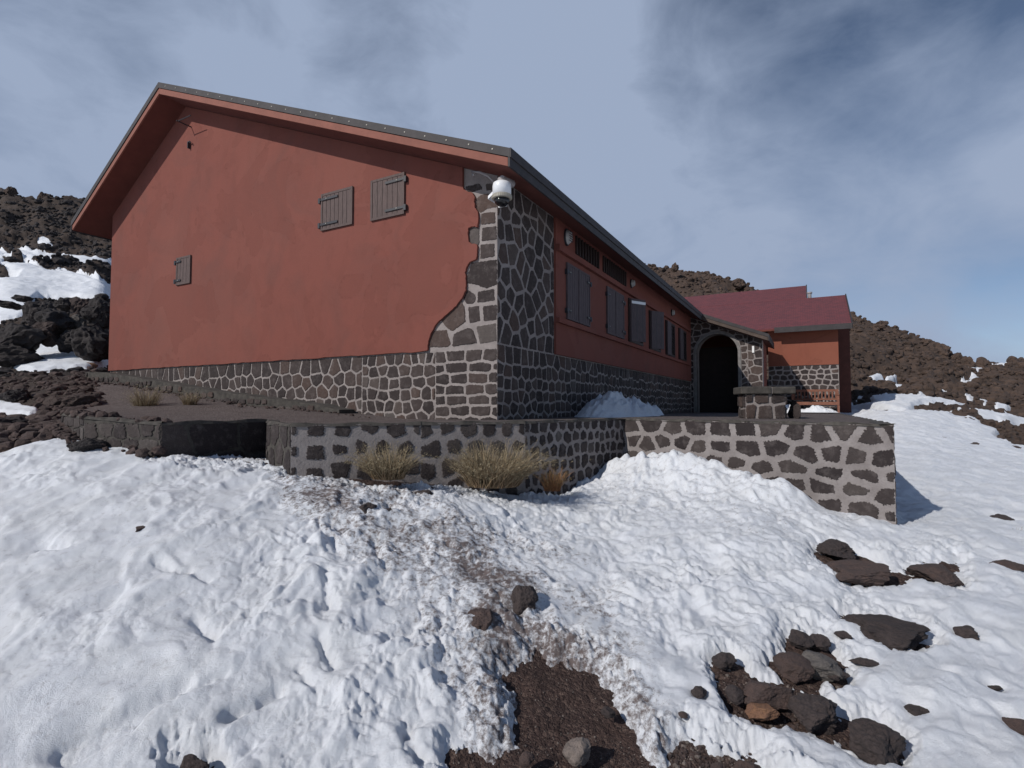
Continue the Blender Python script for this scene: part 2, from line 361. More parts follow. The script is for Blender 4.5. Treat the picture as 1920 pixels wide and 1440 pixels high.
# ------------------------------------------------------------ terrain
def zrow(Y, py): return Y*((720-py)/F*CP+SP)/(CP-(720-py)/F*SP)
cols = {   # image column : [(distance, image row)] of the ground profile seen there
 -500: [(2.3,1440),(6.5,815),(9,770),(12,730),(20,690),(30,610),(42,520),(70,380)],
 0:    [(2.3,1440),(6.3,806),(8.5,775),(11,716),(14,690),(20,610),(30,505),(38,484),(46,466),(70,350)],
 100:  [(2.3,1440),(6.0,806),(8,768),(10.5,712),(13,695),(17,640),(24,575),(34,500),(46,474),(70,366)],
 205:  [(2.3,1440),(5.8,826),(8,775),(10,735),(12,708),(14,690),(18,640),(26,560),(36,500),(46,480),(70,392)],
 240:  [(2.3,1440),(5.7,832),(12,790),(30,640),(70,400)],
 300:  [(2.3,1440),(5.45,842),(12,805),(30,700),(70,420)],
 510:  [(2.3,1440),(5.9,850),(12,810),(30,740),(65,450)],
 600:  [(2.3,1440),(5.4,880),(12,815),(30,745),(65,460)],
 840:  [(2.3,1440),(5.7,901),(12,835),(30,750),(65,480)],
 1000: [(2.3,1440),(6.2,922),(12,850),(30,750),(65,490)],
 1125: [(2.3,1440),(7.2,905),(12,850),(30,750),(62,495)],
 1180: [(2.3,1440),(7.4,885),(12,850),(30,750),(62,498)],
 1340: [(2.3,1440),(6.4,906),(12,850),(30,750),(60,520)],
 1440: [(2.3,1440),(5.9,925),(12,850),(30,740),(58,548)],
 1500: [(2.3,1440),(5.75,950),(12,850),(27,750),(55,565)],
 1597: [(2.3,1440),(5.4,975),(9,905),(13,850),(21,785),(27,745),(52,598)],
 1650: [(2.3,1440),(5.3,985),(8,915),(12,850),(17,790),(22,752),(30,722),(52,616)],
 1690: [(2.3,1440),(5.25,990),(8,915),(12,850),(16,795),(22,752),(30,725),(52,630)],
 1740: [(2.3,1440),(5,1005),(8,915),(12,850),(16,800),(22,758),(30,728),(50,645)],
 1790: [(2.3,1440),(5,1010),(8,920),(12,855),(16,810),(22,766),(30,735),(50,676)],
 1815: [(2.3,1440),(5,1012),(8,922),(12,860),(16,815),(22,768),(32,735),(50,688)],
 1850: [(2.3,1440),(5,1015),(8,925),(12,865),(16,820),(22,775),(34,730),(50,684)],
 1920: [(2.3,1440),(5,1020),(8,930),(12,870),(16,835),(22,795),(34,735),(50,682)],
 2400: [(2.3,1440),(5,1030),(8,950),(12,885),(20,830),(34,750),(50,690)],
}
ck = sorted(cols); tabY = np.concatenate([np.linspace(0, 8, 81)[:-1], np.geomspace(8, 900, 140)])
tab = []
for k in ck:
    pr = cols[k]; Ys = [0, 1.0]+[a for a, _ in pr]; Zs = [-1.62, -1.61]+[zrow(a, b) for a, b in pr]
    zr = Zs[-1]; yr = Ys[-1]; Ys += [yr*1.25, yr*2, 900]; Zs += [zr-1.5, zr*.3-6, -90]
    tab.append(np.interp(tabY, Ys, Zs))
tab = np.array(tab); kx0 = (np.array(ck)-960)/F; kx = np.linspace(-1.46, 1.44, 291)
tab = np.array([np.interp(kx, kx0, tab[:, j]) for j in range(tab.shape[1])]).T
for sg, lo_, hi_ in ((5, 0, 8.0), (2, 8.0, 901)):
    kk = np.exp(-.5*(np.arange(-15, 16)/sg)**2); kk /= kk.sum(); sel_ = (tabY >= lo_) & (tabY < hi_)
    P_ = np.pad(tab[:, sel_], ((15, 15), (0, 0)), 'edge'); tab[:, sel_] = sum(kk[i]*P_[i:i+len(kx)] for i in range(31))
def base_z(X, Y):
    rho = np.hypot(X, Y); phi = np.arctan2(X, Y)
    pc = np.clip(phi, -.96, .96); a = np.tan(pc); Ye = rho*np.cos(pc)
    fade = sm(1.2, 2.2, np.abs(phi))
    i = np.clip(np.searchsorted(kx, a)-1, 0, len(kx)-2); t = np.clip((a-kx[i])/(kx[i+1]-kx[i]), 0, 1)
    j = np.clip(np.searchsorted(tabY, Ye)-1, 0, len(tabY)-2); s = np.clip((Ye-tabY[j])/(tabY[j+1]-tabY[j]), 0, 1)
    z = (tab[i, j]*(1-t)+tab[i+1, j]*t)*(1-s)+(tab[i, j+1]*(1-t)+tab[i+1, j+1]*t)*s
    return z*(1-fade)+fade*(-1.62-.02*np.clip(rho-3, 0, 900))
def sdf(px, py, poly):
    P = np.asarray(poly, float); n = len(P); res = np.full(px.shape, -400.0); lo, hi = P.min(0)-60, P.max(0)+60
    bb = (px > lo[0]) & (px < hi[0]) & (py > lo[1]) & (py < hi[1])
    if not bb.any(): return res
    px = px[bb]; py = py[bb]; d = np.full(px.shape, 1e9); ins = np.zeros(px.shape, bool)
    for i in range(n):
        ax, ay = P[i]; bx, by = P[(i+1) % n]; ex, ey = bx-ax, by-ay
        t = np.clip(((px-ax)*ex+(py-ay)*ey)/(ex*ex+ey*ey+1e-9), 0, 1)
        d = np.minimum(d, np.hypot(px-ax-ex*t, py-ay-ey*t))
        c = ((ay > py) != (by > py)) & (px < (bx-ax)*(py-ay)/((by-ay) if by != ay else 1e-9)+ax); ins ^= c
    res[bb] = np.where(ins, d, -d); return res
def line_d(px, py, pts):
    d = np.full(px.shape, 1e9)
    for (ax, ay, aw), (bx, by, bw) in zip(pts, pts[1:]):
        ex, ey = bx-ax, by-ay; t = np.clip(((px-ax)*ex+(py-ay)*ey)/(ex*ex+ey*ey), 0, 1)
        d = np.minimum(d, np.hypot(px-ax-ex*t, (py-ay-ey*t))/(aw+(bw-aw)*t))
    return d
BARE = [[(958,1245),(1000,1225),(1060,1222),(1110,1232),(1150,1270),(1165,1320),(1200,1370),(1225,1405),(1250,1402),(1262,1360),(1285,1345),(1330,1370),(1400,1400),(1450,1460),(1450,1700),(1100,1700),(960,1600),(900,1445),(850,1400),(880,1385),(930,1395),(975,1370),(965,1310)],
        [(325,1425),(350,1402),(400,1400),(405,1440),(400,1480),(320,1480)],
        [(1600,1600),(1500,1480),(1450,1460),(1450,1800),(1700,1800)],
        [(1460,1214),(1480,1186),(1500,1174),(1548,1186),(1582,1246),(1565,1252),(1505,1246)], [(1346,1216),(1365,1228),(1392,1252),(1480,1260),(1560,1328),(1550,1336),(1480,1312),(1430,1322),(1378,1306),(1368,1285)],
        [(1582,1134),(1650,1143),(1746,1192),(1650,1183)], [(1536,1030),(1600,1033),(1690,1075),(1600,1070)], [(1580,1335),(1640,1325),(1694,1402),(1640,1405)], [(1700,1040),(1790,1038),(1798,1078),(1740,1070)]]
BUSH_BARE = [[(520,845),(600,872),(650,880),(700,895),(760,898),(790,893),(850,898),(900,905),(960,915),(1010,918),(1055,915),(1060,905),(1045,860),(900,780),(520,780)],
             [(280,760),(290,835),(350,838),(420,845),(500,850),(530,850),(530,780)]]
HSNOW = [[(0,487),(40,497),(100,513),(112,510),(150,520),(230,548),(230,566),(205,566),(165,561),(130,556),(72,553),(60,562),(50,592),(0,607),(-600,640),(-600,470)],
         [(-600,470),(0,474),(22,478),(20,483),(-600,484)], [(25,471),(70,478),(150,484),(230,497),(230,503),(140,493),(60,487),(22,477)],
         [(72,455),(88,456),(110,466),(108,471),(92,466)],
         [(-200,690),(0,681),(30,672),(46,661),(70,655),(88,634),(102,650),(130,660),(170,668),(230,676),(230,690),(203,686),(162,694),(62,698),(0,692)],
         [(-300,760),(0,758),(40,766),(66,770),(73,778),(55,783),(30,780),(0,778),(-300,790)],
         [(1540,790),(1585,765),(1610,752),(1680,746),(1740,749),(1812,762),(1765,764),(1712,769),(1702,774),(1760,778),(1835,790),(1838,802),(1872,813),(1862,824),(1902,840),(1960,850),(2600,870),(2600,1200),(1500,1200)],
         [(1820,772),(1860,779),(1920,790),(2100,805),(2100,812),(1920,797),(1885,794),(1835,782)],
         [(1755,768),(1800,770),(1806,775),(1770,775)],
         [(1825,678),(1833,680),(1838,690),(1845,698),(1835,702),(1812,698),(1828,692)], [(1822,706),(1842,712),(1836,724),(1812,730),(1800,724),(1818,720)],
         [(1862,686),(1880,684),(1886,688),(1864,689)], [(1625,709),(1650,700),(1655,706),(1640,712)], [(1660,708),(1680,703),(1676,710),(1662,714)], [(1664,722),(1702,728),(1696,734),(1676,730)],
         [(1756,737),(1774,738),(1772,746),(1755,743)], [(1722,740),(1736,745),(1722,747)], [(1811,750),(1824,751),(1822,754),(1812,753)], [(1838,753),(1852,756),(1846,759)], [(1865,759),(1893,765),(1888,769),(1868,764)]]
HBARE = [[(1710,764),(1730,759),(1786,762),(1806,772),(1790,776),(1716,774)], [(1590,772),(1650,770),(1700,775),(1690,779),(1640,777),(1600,776)],
         [(-100,505),(0,502),(38,510),(30,518),(0,522),(-100,520)], [(1780,783),(1838,789),(1836,795),(1800,791)], [(1590,752),(1632,750),(1640,762),(1600,768)]]
def thickness(X, Y, Z):
    px, py = px_of(X, np.maximum(Y, .05), Z); px = np.where(Y < .3, np.where(X > 0, 4000, -4000), px); py = np.where(Y < .3, 5000, py)
    wob = fbm(X*3.1, Y*3.1, 4.0, 4)
    w = wob*np.clip(22/np.maximum(Y, 1), .4, 12)*2.0
    rho = np.hypot(X, Y); nearf = sm(15, 10, rho)
    s = np.full(px.shape, 400.0)
    for iq, q in enumerate(BARE): s = np.minimum(s, -sdf(px, py, q)-(7 if iq < 3 else (-6 if iq > 3 else 0)))
    m = (py < 960) & (py > 700)
    t = np.full(px.shape, 400.0)
    for q in BUSH_BARE: t[m] = np.minimum(t[m], -sdf(px[m], py[m], q))
    s = np.minimum(s, t)
    hf = (fbm(X*9, Y*9, 5.0, 3)*9+fbm(X*30, Y*30, 5.9, 3)*7)*(rho < 9)
    near = .085*np.clip((s+w*1.2+hf)/34, -.9, 1)
    h = np.full(px.shape, -400.0); mm = (rho > 6) & (py < 1300)
    for q in HSNOW: h[mm] = np.maximum(h[mm], sdf(px[mm], py[mm], q))
    for q in HBARE: h[mm] = np.minimum(h[mm], -sdf(px[mm], py[mm], q))
    far = np.clip((h+2+w*.35)/4, -1, 1)*np.clip(.010*Y, .07, .22)
    far = np.where(np.abs(np.arctan2(X, Y)) > .95, .15, far)
    # snow lies right up to the terrace; further out only where the drifts are
    left = (px < 330) & (py < 800+.0*px); isfar = np.where(px > 1600, sm(9, 11, rho), np.where(px < 330, sm(7.4, 8.2, rho), 1.0*(rho > 8.2)))
    out = near*(1-isfar)+far*isfar
    return out, px, py, isfar
def grid(phis, rhos):
    P, Rr = np.meshgrid(phis, rhos, indexing='ij'); X = Rr*np.sin(P); Y = Rr*np.cos(P)
    n, m = P.shape; i = np.arange(n-1)[:, None]*m+np.arange(m-1)[None, :]
    Fq = np.stack([i, i+1, i+m+1, i+m], -1).reshape(-1, 4)[:, ::-1]
    return X.ravel(), Y.ravel(), Fq
def lumps(X, Y):
    """relief of the ground itself: rubble on the hills, small stones near by"""
    rho = np.hypot(X, Y); far = sm(9, 22, rho)
    r1 = 1-np.abs(fbm(X*.16, Y*.16, 1.0, 3)); r2 = 1-np.abs(fbm(X*.55, Y*.55, 2.0, 4)); r3 = fbm(X*2.2, Y*2.2, 3.0, 4)
    hill = (r1-.75)*2.2*sm(25, 45, rho)+(r2-.7)*.35*sm(12, 30, rho)+r3*.16*sm(8, 20, rho)+np.abs(fbm(X*1.3, Y*1.3, 4.0, 3))*.22*sm(20, 35, rho)
    return hill*far*np.clip(1-(rho-90)/60, 0, 1)+fbm(X*5, Y*5, 6.0, 4)*.016
BUMPS = []   # melt hollows and stones: x, y, radius, depth
def at0(px, py):
    X, Y, z = at(px, py); return X, Y
def make_terrain():
    ph = np.concatenate([np.linspace(-pi, -.92, 50)[:-1], np.linspace(-.92, .92, 1000), np.linspace(.92, pi, 50)[1:]])
    rh = np.concatenate([[.02], np.geomspace(.5, 1.7, 12)[:-1], np.geomspace(1.7, 9, 470)[:-1], np.geomspace(9, 90, 430)[:-1], np.geomspace(90, 900, 24)])
    X, Y, Fq = grid(ph, rh); Z0 = base_z(X, Y); L = lumps(X, Y); T, px, py, isfar = thickness(X, Y, Z0)
    rho = np.hypot(X, Y); flat = 1-.8*np.clip(T/.06, 0, 1)*isfar
    L = L*flat; G = Z0+L-.085*(1-isfar)-.03*isfar*(T > 0)
    # shallow undulation + crusty lumps of the snow, softer to the right
    soft = sm(1400, 1750, px)*(1-.0*isfar); soft = np.where(py > 700, soft, 1)
    amp = (1-.72*soft)
    wx = X+.12*fbm(X*2, Y*2, 8.0, 2); wy = Y+.12*fbm(X*2, Y*2, 9.0, 2)
    b1 = fbm(wx*1.9, wy*1.5, .3, 3); b2 = np.abs(fbm(wx*5.2, wy*4.6, 1.3, 3)); b3 = fbm(X*13, Y*12, 2.3, 3); b4 = fbm(X*38, Y*36, 5.3, 3)
    near = sm(16, 7, rho)
    lin = fbm(X*1.1+Y*1.6, Y*4.5-X*3.2, 7.7, 3)
    clump = np.clip(sm(250, 800, px)*.75+.25+.8*fbm(X*.9, Y*.9, 6.1, 2), .12, 1.2)*amp
    gran = np.clip(fbm(X*3.3, Y*3.3, 6.6, 2)+.35, 0, 1)
    hpz = sm(1080, 1180, px)*sm(1560, 1440, px)*sm(1000, 930, py)
    D = .040*b1+.040*(b2-.22)*(clump+.12)+(.010*b3*clump*gran*1.5+.0050*b4*clump*near*(.4+gran))*(1-.75*hpz)+.016*lin*(soft+.5)+.0035*b3
    # trodden pits
    rg = np.random.default_rng(21); pit = np.zeros_like(X)
    for k in range(150):
        qx = rg.uniform(-4.6, 1.6); qy = rg.uniform(2.0, 6.4)
        if abs(qx) > qy*1.05: continue
        an = rg.uniform(-.6, .9); lx = rg.uniform(.05, .14); ly = lx*rg.uniform(1.2, 2.4); dp = rg.uniform(.006, .034)
        m = (np.abs(X-qx) < .6) & (np.abs(Y-qy) < .6); dx = X[m]-qx; dy = Y[m]-qy
        a = (dx*cos(an)+dy*sin(an))/lx; b = (-dx*sin(an)+dy*cos(an))/ly; r2 = a*a+b*b
        pit[m] -= dp*np.exp(-r2*1.2)-dp*.35*np.exp(-(r2-2.2)**2)
    for (ax_, ay_, bx_, by_, hr, hd) in [(140,1390,240,1345,.06,.10),(215,1350,340,1285,.05,.085),(330,1310,420,1265,.03,.03),(430,1340,520,1290,.034,.06),(365,1150,405,1195,.03,.05),(290,1040,340,1070,.03,.035),(350,1065,390,1085,.03,.035),
        (600,1190,625,1250,.03,.045),(610,1070,615,1125,.028,.04),(85,1015,125,1025,.05,.05),(440,1430,470,1390,.02,.03),(760,1370,790,1420,.025,.05),(700,1010,720,1060,.03,.03),(560,1240,590,1290,.02,.03),(860,1370,890,1400,.03,.04)]:
        q, p = hz(ax_, ay_, -1.5), hz(bx_, by_, -1.5); q = np.array([*at0(ax_, ay_)]); p = np.array([*at0(bx_, by_)])
        m = (np.abs(X-q[0]) < 1) & (np.abs(Y-q[1]) < 1); e = p-q; t = np.clip(((X[m]-q[0])*e[0]+(Y[m]-q[1])*e[1])/(e@e), 0, 1)
        dd_ = ((X[m]-q[0]-e[0]*t)**2+(Y[m]-q[1]-e[1]*t)**2)/hr**2; pit[m] -= hd*np.exp(-dd_)*(1+.5*fbm(X[m]*15, Y[m]*15, 1.5, 2))
    D += pit
    # ploughed-up heap against the terrace wall
    def blob(X0, Y0, rx, ry, h, rough=.5):
        g = np.exp(-(((X-X0)/rx)**2+((Y-Y0)/ry)**2)); return g*h*(1+rough*fbm(X*3.2, Y*3.2, 2.2, 2))
    heap = blob(1.75, 7.15, .55, .55, .25)+blob(2.3, 6.75, .42, .45, .22)+blob(2.75, 6.15, .3, .32, .17)+blob(3.0, 5.85, .28, .25, .10)
    heap += np.sqrt(np.abs(fbm(X*5, Y*5, 1.1, 1))+.02)*.085*np.clip(heap*8, 0, 1)
    hp2 = sm(1640, 1720, px)*sm(900, 780, py)*sm(14, 10, rho)*sm(5, 7, rho)
    D += heap+hp2*.07*np.abs(fbm(X*3, Y*3, 3.1, 3))
    D *= np.where(isfar > .5, np.where(px > 1600, .8, .25), 1)
    S = Z0+L*(1-isfar)*.3+L*isfar*.95+D*np.clip(T/.05+.35, 0, 1)+(T-.085)*(1-isfar)+T*isfar
    S = np.where((T > .03) & (isfar < .5), np.maximum(S, G+.012+.01*np.abs(b3)), S)
    for (bx, by, br, bd) in BUMPS:
        m = (np.abs(X-bx) < br*3) & (np.abs(Y-by) < br*3); e = np.exp(-((X[m]-bx)**2+(Y[m]-by)**2)/br**2)
        S[m] -= bd*e
    # dirt carried on the trodden path
    dd = line_d(px, py, [(560,905,40),(660,930,60),(760,985,75),(860,1070,90),(950,1150,120),(1020,1230,130)])
    dirt = np.clip(1.1-dd*.55, 0, .93)*np.clip(.75+.6*fbm(X*2.2, Y*2.2, 3.7, 2), .3, 1)
    d2 = line_d(px, py, [(930,1230,60),(920,1330,60),(960,1420,80)]); dirt = np.maximum(dirt, np.clip(.8-d2*.5, 0, .7))
    d3 = line_d(px, py, [(1130,1230,50),(1190,1320,60),(1240,1400,60)]); dirt = np.maximum(dirt, np.clip(.75-d3*.5, 0, .6))
    d4 = line_d(px, py, [(1130,900,50),(1300,900,60),(1440,960,50)]); dirt = np.maximum(dirt, np.clip(.6-d4*.35, 0, .24))
    dirt = np.maximum(dirt, .16*sm(1500, 1000, px)*sm(880, 960, py)); dirt = dirt*np.where(isfar > .5, .1, 1)
    V = lambda Z: np.stack([X, Y, Z+EYE], 1)
    tn = (.5+.35*fbm(X*.3, Y*.3, 5.5, 2))*np.where(rho > 9, sm(-12, -2, X)*.9+.05, 1)  # beyond the near ground the tone gets darker towards the left
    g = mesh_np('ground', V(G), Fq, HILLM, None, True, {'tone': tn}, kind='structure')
    g.data.materials.append(GRAVEL)
    mi = np.zeros(len(Fq), np.int32); mi[rho[Fq[:, 0]] < 9.0] = 1; g.data.polygons.foreach_set('material_index', mi)
    keep = (S-G)[Fq].max(1) > -.05
    # drop snow faces that lie well below the ground
    F2 = Fq[keep]; used = np.unique(F2); mp = np.zeros(len(X), np.int32); mp[used] = np.arange(len(used))
    mesh_np('snow', V(S)[used], mp[F2], SNOW, None, True, {'dirt': dirt[used]}, kind='structure')
    return X, Y, G, S

def surf(X, Y):     # smooth snow / ground height at a point
    return float(base_z(np.array([X]), np.array([Y]))[0])
def at(px, py):     # where the sight line through a photo pixel meets the ground surface
    q = ray(px, py); Y = 1.5
    while Y < 90:
        if q[2]/q[1]*Y < surf(q[0]/q[1]*Y, Y): break
        Y *= 1.004
    return q[0]/q[1]*Y, Y, surf(q[0]/q[1]*Y, Y)

# ------------------------------------------------------------ rocks
def ico(sub):
    import bmesh
    bm = bmesh.new(); bmesh.ops.create_icosphere(bm, subdivisions=sub, radius=1)
    V = np.array([v.co[:] for v in bm.verts]); Fc = np.array([[v.index for v in f.verts] for f in bm.faces]); bm.free(); return V, Fc
ICO = {k: ico(k) for k in (1, 2, 3, 4, 5)}
def rock_shape(seed, sub, cuts=9, rough=.10, dims=(1, 1, 1)):
    V, Fc = ICO[sub]; V = V.copy(); rg = np.random.default_rng(seed)
    for _ in range(cuts):
        n = rg.normal(size=3); n[2] *= .7; n /= np.linalg.norm(n); d = rg.uniform(.52, .86)
        k = V@n; m = k > d; V[m] -= n*(k[m]-d)[:, None]*.93
    s = rg.uniform(0, 50)
    nn = V/np.linalg.norm(V, axis=1)[:, None]
    V += nn*(rough*1.3*fbm(V[:, 0]*1.5+s, V[:, 1]*1.5, V[:, 2]*1.5, 3))[:, None]
    if sub >= 3: V += nn*(rough*.45*fbm(V[:, 0]*7+s, V[:, 1]*7, V[:, 2]*7, 3))[:, None]
    if sub >= 4: V += nn*(rough*.16*fbm(V[:, 0]*19+s, V[:, 1]*19, V[:, 2]*19, 2))[:, None]
    return V*np.array(dims), Fc
def rock(name, X, Y, z, dims, seed, mat, rz=0, tilt=0, sub=4, tone=.7, parent=None, cuts=9, rough=.1, **k):
    V, Fc = rock_shape(seed, sub, cuts, rough, dims)
    c, s = cos(tilt), sin(tilt); V = np.stack([V[:, 0], V[:, 1]*c-V[:, 2]*s, V[:, 1]*s+V[:, 2]*c], 1)
    o = mesh_np(name, V, Fc, mat, parent, False, {'tone': np.full(len(V), tone)}, **k)
    o.location = (X, Y, z+EYE); o.rotation_euler = (0, 0, rz); return o

ROCKTAB = [  # px, py, w, h, kind, label, category
 (690,943,48,28,'dark','dark rounded stone half sunk in dirty snow below the large grass tussock'),
 (722,952,30,20,'dark','small dark stone touching the lower right of the rounded one in dirty snow'),
 (795,919,42,12,'dark','thin dark sliver of stone poking from snow under the big dry tussock'),
 (265,986,30,12,'brown','tiny lone stone in the smooth snow on the left side'),
 (905,1143,66,74,'brown','wedge shaped brown boulder standing upright in the muddy path'),
 (980,1112,72,60,'dark','rough dark pitted boulder behind the wedge shaped one on the path'),
 (1574,1018,78,34,'dark','dark humped rock farthest up the snow slope below the terrace corner'),
 (1612,1056,150,44,'brown','long flat reddish brown rock slab lying in the snow below the terrace corner'),
 (1752,1058,92,46,'brown','brown rock with a notched top, right of the long flat slab'),
 (1886,1050,74,22,'brown','low flat brown rock near the right edge below the dry shrub'),
 (1662,1163,168,56,'dark','long dark boulder with pointed right end in the middle of the right slope'),
 (1808,1173,50,30,'dark','small dark pointed rock right of the long dark boulder'),
 (1500,1183,48,36,'dark','black rock at the top of the cluster with the grey slab'),
 (1536,1188,40,32,'dark','round black rock at the upper right of the grey slab'),
 (1531,1222,98,62,'grey','light grey angular slab tilted on top of its rock cluster'),
 (1487,1231,76,44,'brown','speckled brown rock left of and under the grey slab'),
 (1570,1252,44,20,'dark','dark stone under the lower right tip of the grey slab'),
 (1582,1182,32,18,'dark','short dark sliver of rock between the grey slab and the long dark boulder'),
 (1619,1231,52,14,'dark','thin dark rock strip in snow right of the grey slab'),
 (1437,1276,114,58,'brown','broad flat topped brown rock at the top of the lower cluster'),
 (1527,1311,96,72,'dark','dark egg shaped boulder right of the flat topped brown rock'),
 (1430,1319,78,34,'orange','orange tan stone at the foot of the lower cluster'),
 (1374,1287,40,34,'dark','black stone at the left end of the lower cluster'),
 (1358,1226,52,26,'dark','dark thin rock at the upper left of the lower cluster'),
 (1412,1300,40,24,'brown','small brown stone wedged above the orange tan one'),
 (1637,1368,120,86,'dark','largest dark boulder alone at the bottom right of the slope'),
 (1716,1321,54,24,'dark','long thin dark stone mostly under snow right of the largest boulder'),
 (1775,1257,26,12,'dark','tiny dark stone in the smooth snow right of the thin rock strip'),
 (1866,1281,26,14,'dark','tiny black stone in snow near the right edge'),
 (1312,1286,28,24,'dark','small dark stone in snow left of the lower cluster'),
 (1281,1331,18,14,'brown','tiny brown stone at the snow edge above the pebbles'),
 (1083,1392,58,54,'pale','pale grey angular stone lying on the bare dark soil'),
 (988,1416,28,24,'brown','small tan stone on the soil left of the pale angular one'),
 (1140,1325,30,18,'dark','low dark stone sunk in the bare soil near its right snow edge'),
 (1400,1424,70,36,'brown','flat brown rock on the pebbly ground at the bottom edge'),
 (1345,1428,44,26,'brown','smaller brown rock left of the flat one on the pebbly ground'),
 (362,1424,78,44,'dark','dark boulder in a melted hollow at the bottom left'),
 (1876,966,42,14,'dark','small dark stone on the far snow beside the terrace shadow'),
 (1908,1340,62,60,'brown','reddish rock cut by the right edge of the picture'),
 (1755,822,42,14,'brown','leftmost of the three low brown rocks on the snowfield beyond the terrace'),
 (1810,831,58,16,'brown','middle rounded one of the three low brown rocks beyond the terrace'),
 (1882,839,70,14,'brown','rightmost flat one of the three low brown rocks beyond the terrace'),
 (1712,709,20,10,'brown','brown rock on the hillside beside small snow patches'),
 (915,893,95,30,'dark','broad dark boulder under the big dry tussock at the wall foot'),
 (140,836,34,10,'dark','flat dark stone on the snow left of the terrace wall end'),
 (165,830,62,34,'dark','dark block leaning at the left end of the terrace edge'),
 (15,790,88,34,'dark','dark rounded boulder at the left picture edge above the snow'),
 (166,684,28,20,'orange','rusty orange boulder on the snow saddle by the house corner'),
 (195,694,22,18,'grey','pale stone at the foot of the left house corner'),
 (35,740,62,40,'dark','large dark rock left of the gravel bank'),
 (105,750,44,24,'brown','brown rock in the middle of the left bank'),
 (160,748,80,34,'brown','wide reddish rock on the bank in front of the tussock'),
 (240,752,42,30,'grey','grey lichened rock beside the yellow tussock at the house wall'),
 (205,740,36,24,'brown','brown boulder on the bank behind the wide reddish rock'),
 (60,772,40,16,'brown','flat brown stone at the lower edge of the left bank'),
 (110,800,50,16,'brown','flat stone where the terrace edge meets the left snow'),
]
def place_rocks():
    for i, (px, py, w, h, kd, lab) in enumerate(ROCKTAB):
        X, Y, z = at(px, py+h*.30); w2 = w/F*Y*(.48 if w < 30 else .43); slope = 1.0 if py > 900 else .55
        hh = h/F*Y
        # the visible height mixes depth on the slope and real height
        down = max(.12, (HOR-py)/-F)
        dz = min(hh*.62, w2*1.1)*(.8 if px > 1250 and py > 900 else 1); dy = min(w2*1.25, max(w2*.45, (hh-dz*.5)/max(down, .2)*.5))
        kw = dict(label=lab, cat='rock', group='loose lava rocks on the slope')
        if py > 850 and px > 1250 and w < 200: BUMPS.append((X+w2*.1, Y+dy*.3, w2*1.3, .05))
        rg = random.Random(i*7+1)
        rock('rock', X, Y, z-.02*(py > 900)+dz*(.28 if 850 < px < 1100 else .02), (w2*1.08, dy, dz*.85), 100+i, (ROCKS_FAR if py < 860 and kd != 'orange' else ROCKS)[kd], rg.uniform(-.3, .3)+(-.15 if px > 1250 and py > 900 else 0), rg.uniform(-.2, .2), (5 if w > 60 else 4) if w > 26 else 3, .5+.3*rg.random(), cuts=13 if kd == 'grey' else 9, rough=.13 if kd == 'dark' else .09, **kw)
place_rocks()

PILE = [(35,640,85,60,'dark','big dark boulder at the left picture edge beside the snow saddle'),
 (20,668,80,40,'dark','low black boulder at the left picture edge, in front of the big dark one'),
 (80,590,50,50,'dark','steep dark boulder at the upper left end of the rock pile'),
 (110,605,60,50,'dark','dark boulder in the upper middle of the rock pile by the house'),
 (155,580,40,40,'brown','round brown boulder on top of the rock pile'),
 (185,590,50,50,'dark','dark boulder of the pile touching the house corner'),
 (175,640,70,60,'dark','wide black boulder at the base of the pile beside the house'),
 (130,640,50,40,'dark','dark boulder in the lower middle of the rock pile'),
 (85,625,60,40,'brown','brown sloping boulder above the snow saddle'),
 (145,608,26,30,'grey','pale boulder set in the middle of the rock pile'),
 (120,570,30,22,'dark','small black boulder on the left shoulder of the pile'),
 (45,560,30,12,'dark','small dark boulder on the left snowfield'),
 (15,572,44,14,'dark','dark flat boulder on the left snowfield edge')]
for i, (px, py, w, h, kd, lab) in enumerate(PILE):
    Yd = 14.5+.8*((i*37) % 5)/5-(py-600)*.02; q = ray(px, py); P = q*(Yd/q[1]); s = w/F*Yd*.5
    rock('boulder', P[0], P[1], P[2], (s*1.1, s*1.0, h/F*Yd*.56), 400+i, ROCKS_FAR[kd], i*.7, .1, 4, .45, rough=.2, label=lab, cat='boulder', group='boulders piled beside the house')
for i, (px, py, w, h, Yd, lab) in enumerate([(1755,664,50,48,46,'largest rounded boulder on the right skyline'), (1788,676,34,30,46,'boulder just right of the largest one on the skyline'),
     (1812,682,30,28,45,'boulder on the skyline left of the snow gully'), (1844,684,24,22,45,'boulder on the skyline right of the snow gully'), (1735,642,16,14,47,'jagged small rock left of the largest skyline boulder'),
     (1650,608,24,16,49,'rounded rock near the top of the slope right of the annex roof'), (1500,548,20,12,52,'rock on the crest behind the annex ridge'), (1385,530,26,18,56,'knobbly rock on the crest above the long red roof'), (1265,500,14,16,58,'spiky rock on the crest beside the main roof edge'),
     (20,352,22,14,66,'rock on the left skyline at the picture edge'), (84,364,20,14,67,'rock on the left skyline nearer the house roof')]):
    q = ray(px, py); P = q*(Yd/q[1]); s = w/F*Yd*.5
    rock('boulder', P[0], P[1], P[2]-h/F*Yd*(.1 if px > 100 else .7), (s*1.08, s, h/F*Yd*(.56 if px > 100 else .9)), 500+i, HILLM, i, .1, 4, .6, rough=.22, label=lab, cat='boulder', group='boulders on the skyline')

TX, TY, TG, TS = make_terrain()

